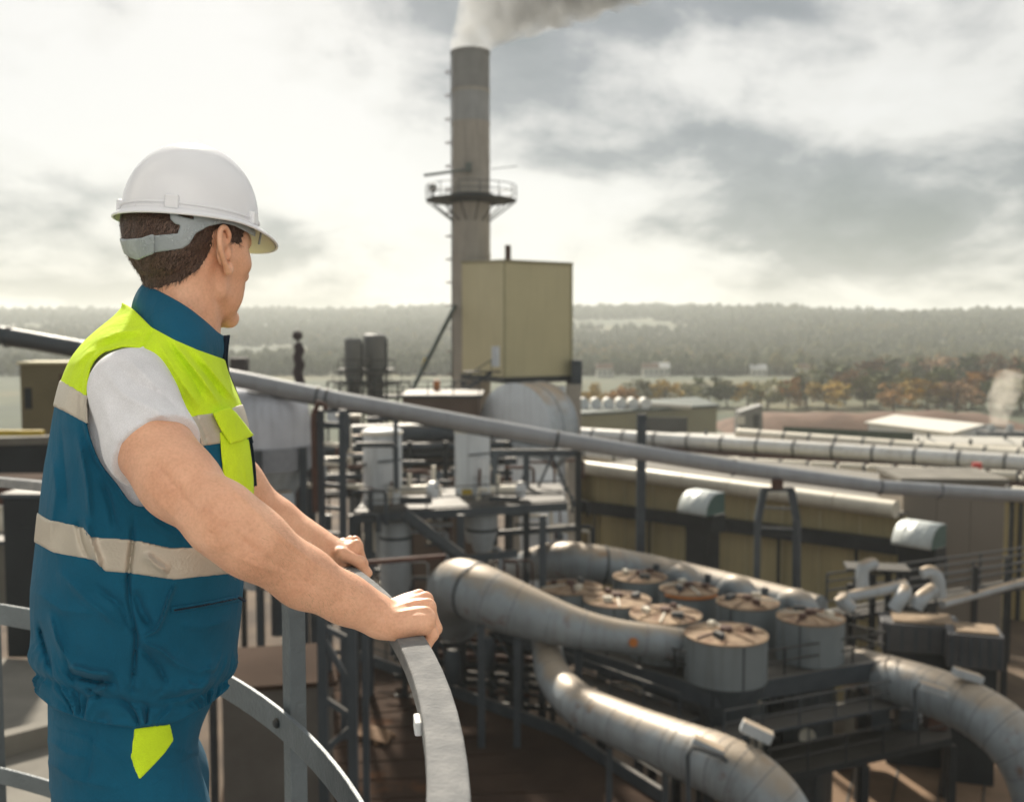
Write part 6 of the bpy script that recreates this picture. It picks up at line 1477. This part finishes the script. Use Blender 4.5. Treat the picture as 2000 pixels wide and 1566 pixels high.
def skin_material():
    m_ = bpy.data.materials.new('skin'); m_.use_nodes = True; nt = m_.node_tree; N, L = nt.nodes.new, nt.links.new
    bs = nt.nodes['Principled BSDF']; tc = N('ShaderNodeTexCoord')
    def noi(s, d=4, r=.6):
        n = N('ShaderNodeTexNoise'); n.inputs['Scale'].default_value = s; n.inputs['Detail'].default_value = d; n.inputs['Roughness'].default_value = r
        L(tc.outputs['Object'], n.inputs['Vector']); return n.outputs[0]
    r1 = N('ShaderNodeValToRGB'); L(noi(14, 5), r1.inputs[0]); e = r1.color_ramp.elements
    e[0].position = .3; e[0].color = (.66, .335, .205, 1); e[1].position = .72; e[1].color = (.84, .49, .325, 1)
    r2 = N('ShaderNodeValToRGB'); L(noi(240, 3), r2.inputs[0]); e = r2.color_ramp.elements
    e[0].position = .28; e[0].color = (.80, .76, .74, 1); e[1].position = .6; e[1].color = (1, 1, 1, 1)
    mm = N('ShaderNodeMixRGB'); mm.blend_type = 'MULTIPLY'; mm.inputs[0].default_value = .6; L(r1.outputs[0], mm.inputs[1]); L(r2.outputs[0], mm.inputs[2])
    L(mm.outputs[0], bs.inputs['Base Color']); bs.inputs['Roughness'].default_value = .48
    bs.inputs['Subsurface Weight'].default_value = .12; bs.inputs['Subsurface Radius'].default_value = (1, .35, .2); bs.inputs['Subsurface Scale'].default_value = .006
    b = N('ShaderNodeBump'); b.inputs['Strength'].default_value = .22; b.inputs['Distance'].default_value = .002
    L(noi(420, 3), b.inputs['Height']); b2 = N('ShaderNodeBump'); b2.inputs['Strength'].default_value = .16; b2.inputs['Distance'].default_value = .003
    L(noi(70, 4), b2.inputs['Height']); L(b.outputs[0], b2.inputs['Normal']); L(b2.outputs[0], bs.inputs['Normal'])
    return m_
SKIN = skin_material()
body = vf_object('body', join_vf(skin_parts), SKIN, person)

# ---- hair: close-cropped cap under the helmet plus fine strands
HAIRP = [(262, 400), (508, 400), (480, 446), (470, 474), (462, 476), (446, 468), (441, 448), (428, 446), (416, 456), (412, 480), (402, 504), (384, 528), (358, 546), (330, 556), (300, 562), (270, 562), (240, 540)]
hX, hY, hZ = X3 - HO[0], Y3 - HO[1], Z3 - HO[2]
hl = hX * HL[0] + hY * HL[1] + hZ * HL[2]; hfv = hX * HF[0] + hY * HF[1] + hZ * HF[2]; hu = hX * HU[0] + hY * HU[1] + hZ * HU[2]
l2 = -np.abs(hl); qx, qy, qz = (HO[i] + HF[i] * hfv + HL[i] * l2 + HU[i] * hu for i in range(3))
HPX, HPY = to_px(qx, qy, qz)
def hpoly(poly):
    d = np.ones_like(head_only); d[hnear] = poly_sdf(HPX[hnear], HPY[hnear], poly) * (1.69 / FPX); return d
hreg = hpoly(smooth_poly(HAIRP, 3)); 
ragged = .0035 * hnoise(520, seed=8) + .0028 * hnoise(200, seed=18)
fade = np.clip(-hreg / .03, 0, 1)
hair_d = np.maximum(np.maximum(head_only - .0012 - .006 * fade + .0012 * hnoise(300, seed=6, squash=(1, 1, .35)), hreg + ragged), hu - .10)
MH = mat('dark_brown_hair', (0.095, 0.056, 0.043), 0.5, var=0.5, scale=120, bump=0.8, bscale=420)
hair = vf_object('hair', hd.mesh(hair_d, relax=0), MH, person); hair['label'] = 'short dark brown hair'
def strands(name, V, F, sel, count, length, width, direction, m_, parent, lift, jit, seed=2):
    """thin tapered hairs rooted on the faces F of V"""
    g = np.random.default_rng(seed); Fs = F[sel(V[F].mean(1))]
    if len(Fs) == 0: return None
    k = g.integers(0, len(Fs), count); w = g.dirichlet((1, 1, 1, 1), count)
    P = (V[Fs[k]] * w[:, :, None]).sum(1)
    nr = np.cross(V[Fs[k, 2]] - V[Fs[k, 0]], V[Fs[k, 3]] - V[Fs[k, 1]]); nr /= np.linalg.norm(nr, axis=1)[:, None] + 1e-12
    d = direction(P, nr) + g.normal(size=(count, 3)) * jit; d -= nr * (d * nr).sum(1)[:, None]; d /= np.linalg.norm(d, axis=1)[:, None] + 1e-9
    L_ = length * g.uniform(.55, 1.15, count)[:, None]; sd = np.cross(d, nr) * width
    a, b, c, e = P - sd, P + sd, P + d * L_ * .55 + nr * L_ * lift, P + d * L_ + nr * L_ * lift * .9
    VV = np.stack([a, b, c + sd * .8, c - sd * .8, e], 1).reshape(-1, 3)
    o = np.arange(count) * 5
    fs = [(i, i + 1, i + 2, i + 3) for i in o] + [(i + 3, i + 2, i + 4) for i in o]
    me = bpy.data.meshes.new(name); me.from_pydata(VV.tolist(), [], [tuple(int(q) for q in f) for f in fs]); me.update()
    ob = link_mesh(name, me, m_, parent); ob['kind'] = 'stuff'; return ob
MH2 = mat('brown_hair_strand', (0.21, 0.125, 0.09), 0.38, col2=(.06, .033, .025), scale=260)
Vh, Fh = hd.mesh(hair_d, relax=0)
down = lambda P, n_: np.tile(-HU * .8 - HF * .35, (len(P), 1))
strands('hair_strands', Vh, Fh, lambda c_: (c_ - HO) @ HU < .085, 16000, .012, .00030, down, MH2, person, .16, .28)
Va, Fa = skin_parts[1]
MAH = mat('fair_arm_hair', (0.45, 0.29, 0.16), 0.45)
fdir = nrm(RA[6] - RA[3])
def asel(c_): t_ = (c_ - RA[3]) @ fdir; return (t_ > .03) & (t_ < .215) & (c_[:, 2] > RAIL_Z + .02)
strands('arm_hair', Va, Fa, asel, 1600, .0075, .00010, lambda P, n_: np.tile(fdir * .8 - BZ * .35 + np.array((0, .2, 0)), (len(P), 1)), MAH, person, .35, .3, 5)

MEY = mat('eye_white', (.62, .60, .57), .2, var=.05); MIR = mat('eye_iris', (.03, .02, .012), .15)
for s_ in (-1, 1):
    ey = MB().lathe(hp(.0803, s_ * .032, .004), [(.0008, -.0122), (.006, -.0106), (.0104, -.0064), (.0122, 0), (.0104, .0064), (.006, .0106), (.0008, .0122)], 20).build('eye', MEY, person, smooth=80)
    MB().lathe(hp(.0915, s_ * .032, .004), [(.0056, -.0006), (.005, .0006), (.001, .0014)], 16, axis=HF).build('iris', MIR, ey, smooth=60)
    MB().tube([hp(.0905, s_ * .018, .0205), hp(.0915, s_ * .030, .0245), hp(.083, s_ * .044, .021)], [.0022, .0032, .0014], 8).build('eyebrow', MH, person, smooth=60)
# ---- collar: standing band round the neck, open at the throat
def collar():
    # near half measured on the photograph (bottom, top, distance); far half mirrored about the body's plane
    K = [((255, 610), (276, 555), 1.655, 1.66), ((263, 621), (288, 558), 1.605, 1.635), ((295, 648), (325, 575), 1.545, 1.605), ((339, 673), (366, 598), 1.52, 1.59), ((385, 693), (402, 625), 1.54, 1.605), ((419, 705), (428, 648), 1.61, 1.65), ((437, 711), (442, 656), 1.70, 1.70)]
    K = [(A(*b, d), A(*t, d2)) for b, t, d, d2 in K]
    flat_ = spline([tuple(b) + tuple(t) for b, t in K], 5)
    nearh = [(q[:3], q[3:]) for q in flat_]
    m0 = (nearh[0][0] - BO) @ BL
    far = []
    for b, t in nearh[::-1]:
        far.append((mirror_pt(b) + BL * 2 * m0 * 0, mirror_pt(t)))
    back = nearh[0]
    ring_n = nearh; ring_f = far[::-1]
    seq = ring_n[::-1] + ring_f[1:] if False else ring_n[::-1] + ring_f
    mb = MB(); k = len(seq); rows = 5; cen = NB + np.array((0, 0, .05))
    for si, off in ((0, 0.0), (1, -0.006)):
        for b, t in seq:
            for r_ in range(rows):
                u = r_ / (rows - 1); p = b * (1 - u) + t * u
                o = p - cen; o[2] = 0; o = nrm(o)
                p = p + o * (off + .004 * math.sin(u * math.pi)); mb.v.append(tuple(p))
    Nn = k * rows
    for i in range(k - 1):
        for r_ in range(rows - 1):
            a = i * rows + r_; b_ = a + rows
            mb.f.append((a, b_, b_ + 1, a + 1)); mb.f.append((a + Nn, a + 1 + Nn, b_ + 1 + Nn, b_ + Nn))
        a = i * rows + rows - 1; mb.f.append((a, a + rows, a + rows + Nn, a + Nn)); a = i * rows; mb.f.append((a, a + Nn, a + rows + Nn, a + rows))
    for a0 in (0, (k - 1) * rows):
        for r_ in range(rows - 1): mb.f.append((a0 + r_, a0 + r_ + 1, a0 + r_ + 1 + Nn, a0 + r_ + Nn))
    o = mb.build('collar', MV, vest, smooth=50)
    s_ = o.modifiers.new('sub', 'SUBSURF'); s_.levels = 1; s_.render_levels = 2
    o['label'] = 'dark blue stand-up collar'
    # zip edge down the front of the near panel
    zp = [A(441, 655, 1.672), A(437, 700, 1.672)] + [A(x + 1, y, 1.672) for x, y in ((440, 730), (452, 760), (463, 790), (474, 825), (483, 860), (489, 900), (493, 950))]
    zp = [np.array(q) for q in spline([tuple(q) for q in zp], 8)]
    mb = MB(); mb.tube(zp, .0032, 8); mb.build('zip_tape', MZ_, vest, smooth=60)
    teeth = MB(); dn_ = 0
    for i in range(len(zp) - 1):
        for j in range(3):
            p = zp[i] + (zp[i + 1] - zp[i]) * j / 3 + BF * .0045
            teeth.box(p, (.004, .003, .0016))
    t_ = teeth.build('zip_teeth', MZ_, vest); t_['kind'] = 'stuff'
    MB().bar(A(478, 838, 1.668) + BF * .004, A(484, 866, 1.668) + BF * .006, .004, .007).build('zip_puller', MZ_, vest, bevel=.001)
    MB().bar(A(466, 1166, 1.575), A(480, 1174, 1.57), .006, .003).build('zip_puller', MZ_, vest, bevel=.001)
collar()

# ================================================================== hard hat
def hard_hat():
    MHH = mat('white_helmet_plastic', (0.80, 0.81, 0.85), 0.22, var=0.04, scale=6, spec=0.5)
    MHI = mat('helmet_lining_plastic', (0.66, 0.64, 0.50), 0.4, var=0.05)
    MCL = mat('clear_grey_plastic', (0.42, 0.47, 0.50), 0.25, var=0.1, scale=30, trans=0.25, bump=.1, bscale=200)
    C0 = hp(-.001, 0, .053)
    hat = thing('hard_hat', 'white hard hat with grey plastic headband on the worker\'s head', 'hard hat', tuple(C0))
    pit = R(1.5); F_ = HF * math.cos(pit) - HU * math.sin(pit); U_ = HU * math.cos(pit) + HF * math.sin(pit)
    def P(f, l, u): return C0 + F_ * f + HL * l + U_ * u
    n, rows = 96, 26
    def rim(a):    # dome outline at the rim, a=0 front
        return .1155 * (1.0 + .02 * math.cos(a)), .0955
    def brim_w(a):
        c = math.cos(a); return .0085 + .036 * max(0, c) ** 2.4 + .004 * max(0, -c) ** 3
    def brim_drop(a):
        c = math.cos(a); return .007 + .020 * max(0, c) ** 2 + .004 * max(0, -c)
    def ring(q, a):   # q 0 crown .. 1 rim
        L_, W_ = rim(a); th = q * math.pi / 2
        s_ = math.sin(th) ** 0.97; c_ = math.cos(th) ** 0.93 if q < 1 else 0
        f_, l_ = L_ * s_ * math.cos(a), W_ * s_ * math.sin(a)
        u = .123 * c_
        # three low ridges running over the crown
        rid = sum(math.exp(-((l_ - o) / .02) ** 2) * h_ for o, h_ in ((0, .0018), ))
        return f_ + .006 * (1 - q), l_, u
    for part, off in (('shell', 0),):
        mb = MB()
        def layer(off, nrows):
            o = len(mb.v)
            prof = []
            for i in range(rows + 1):
                q = i / rows
                for j in range(n):
                    a = 2 * math.pi * j / n; f_, l_, u = ring(q, a); s_ = 1 - off / .105
                    mb.v.append(tuple(P(f_ * s_, l_ * s_, u * s_ - (0 if off == 0 else 0))))
            for e_, (wf, df) in enumerate(((.12, .10), (.5, .35), (.9, .85), (1.0, 1.0))):
                for j in range(n):
                    a = 2 * math.pi * j / n; f_, l_, u = ring(1, a); w = brim_w(a); d = brim_drop(a)
                    s_ = 1 - off / .105
                    mb.v.append(tuple(P(f_ * s_ + math.cos(a) * w * wf, l_ * s_ + math.sin(a) * w * wf, -d * df - off * .7)))
            tot = rows + 5
            for i in range(tot - 1):
                for j in range(n):
                    j2 = (j + 1) % n; q = (o + i * n + j, o + (i + 1) * n + j, o + (i + 1) * n + j2, o + i * n + j2)
                    mb.f.append(q if off == 0 else q[::-1])
            return o + (tot - 1) * n
        e0 = layer(0, 0)
    sh = mb.build('shell', MHH, hat, smooth=40); sh['label'] = 'glossy white outer shell and brim'
    sh.modifiers.new('sub', 'SUBSURF').render_levels = 1
    mb = MB(); o_ = len(mb.v)
    e1 = layer(.0035, 0)
    # close the brim edge to the lining with a rolled lip
    li = mb.build('lining', MHI, hat, smooth=40)
    lip = []
    for j in range(n):
        a = 2 * math.pi * j / n; f_, l_, u = ring(1, a); w = brim_w(a); d = brim_drop(a)
        lip.append(P(f_ + math.cos(a) * w, l_ + math.sin(a) * w, -d - .0012))
    MB().tube(lip, .0023, 8, closed=True).build('brim_edge', MHH, hat, smooth=60)
    # raised rim line and accessory slots
    rl = []
    for j in range(n):
        a = 2 * math.pi * j / n; f_, l_, u = ring(.965, a); rl.append(P(f_ * 1.004, l_ * 1.004, u - .002))
    MB().tube(rl, .0026, 6, closed=True).build('rim_bead', MHH, hat, smooth=60)
    for a_deg in (-140, 140, -62, 62):
        a = R(a_deg); f_, l_, u = ring(.93, a); f2, l2_, u2 = ring(1.0, a)
        nn = nrm(F_ * math.cos(a) + HL * math.sin(a)); tt = nrm(-F_ * math.sin(a) + HL * math.cos(a))
        p0, p1 = P(f_, l_, u), P(f2, l2_, u2 - .002)
        c_ = (p0 + p1) / 2 + nn * .002
        M_ = Matrix((tuple(tt), tuple(nn), tuple(U_))).transposed()
        MB().box(c_, (.021, .011, .022), M=M_).build('accessory_slot', MHH, hat, bevel=.003)
    # suspension band: follows the head at a small distance
    dome = np.maximum(head_only - .0115, -(head_only - .0055))
    BAND = [(332, 408), (332, 428), (342, 438), (352, 440), (347, 456), (301, 460), (271, 465), (228, 468), (228, 512), (272, 508), (301, 494), (356, 486), (369, 478), (383, 456), (408, 442), (435, 437), (457, 441), (482, 454), (499, 463), (500, 452), (482, 438), (455, 420), (425, 408)]
    d = np.maximum(dome, hpoly(BAND)); d = np.maximum(d, -hpoly([(347, 415), (378, 422), (379, 428), (349, 421)]))
    o = vf_object('headband', hd.mesh(d, relax=2), MCL, hat); o['label'] = 'grey translucent plastic headband'
    d = np.maximum(np.maximum(head_only - .0150, -(head_only - .0085)), hpoly([(272, 466), (298, 457), (302, 460), (302, 494), (298, 497), (272, 506)])); d = np.maximum(d, hl)
    vf_object('band_buckle', hd.mesh(d, relax=1), MCL, o)
    for (f_, l_, u_), (f2, l2_, u2) in (((.106, -.052, -.004), (.104, -.050, -.026)), ((.106, .052, -.004), (.104, .050, -.026))):
        MB().bar(P(f_, l_, u_), P(f2, l2_, u2), .006, .003).build('band_clip', MCL, hat, bevel=.001)
hard_hat()

# ================================================================== smoke and haze
def volume_mat(name, density, col, aniso, noise=None):
    m_ = bpy.data.materials.new(name); m_.use_nodes = True; nt = m_.node_tree; nt.nodes.clear(); N, L = nt.nodes.new, nt.links.new
    out = N('ShaderNodeOutputMaterial'); v = N('ShaderNodeVolumePrincipled'); v.inputs['Color'].default_value = (*col, 1); v.inputs['Density'].default_value = density; v.inputs['Anisotropy'].default_value = aniso
    if noise:
        tc = N('ShaderNodeTexCoord'); n = N('ShaderNodeTexNoise'); n.inputs['Scale'].default_value = noise; n.inputs['Detail'].default_value = 4
        L(tc.outputs['Object'], n.inputs['Vector']); mr = N('ShaderNodeMapRange'); L(n.outputs[0], mr.inputs[0]); mr.inputs[1].default_value = .30; mr.inputs[2].default_value = .62; mr.inputs[3].default_value = 0; mr.inputs[4].default_value = density
        L(mr.outputs[0], v.inputs['Density'])
    L(v.outputs[0], out.inputs['Volume']); return m_
def plume(name, label, ctrl, m_, seed):
    g = random.Random(seed); q = spline(ctrl, 6); mb = MB(); n = 24
    mb.tube([Vector(p[:3]) for p in q], [float(p[3]) for p in q], n)
    k = len(q); 
    for i in range(k):
        c = Vector(q[i][:3])
        for j in range(n):
            v = Vector(mb.v[i * n + j]); s_ = 1 + .16 * gnoise(v.x * 9 + v.z * 4, v.y * 9 + v.z * 6, .22, seed) * min(1, i / 3); mb.v[i * n + j] = tuple(c + (v - c) * s_)
    o = mb.build(name, m_, smooth=180); return tag(o, label, 'smoke')
c, r, zt = STK
plume('smoke_plume', 'grey smoke plume leaving the stack and drifting right', [(c.x, 95, zt - .3, r * .97), (c.x, 95, zt + .8, r * 1.08), (c.x + .9, 95, zt + 2.4, r * 1.45), (c.x + 3.2, 95, zt + 4.8, r * 2.4), (c.x + 7.5, 95, zt + 8, r * 3.4), (c.x + 14, 96, zt + 12, r * 4.2)], volume_mat('grey_smoke', .62, (.70, .71, .71), .25, .55), 2)
p = at(1955, 838, 160)
plume('steam_puff', 'cream steam rising from the two small stacks at the right edge', [(p.x - .2, p.y, p.z + .6, 1.2), (p.x - .2, p.y, p.z + 3, 1.9), (p.x + .6, p.y, p.z + 6, 2.3), (p.x + 1.8, p.y, p.z + 9, 1.6)], volume_mat('cream_steam', .22, (.92, .88, .8), .3, .6), 6)
HZ = 92.0
hz = MB(); hz.box((0, 3000, (HZ + GZ0 - 6) / 2), (12000, 8200, HZ - (GZ0 - 6)))
hz = hz.build('haze', volume_mat('valley_haze', .00027, (.88, .92, .91), .30)); tag(hz, 'pale valley haze', kind='stuff')
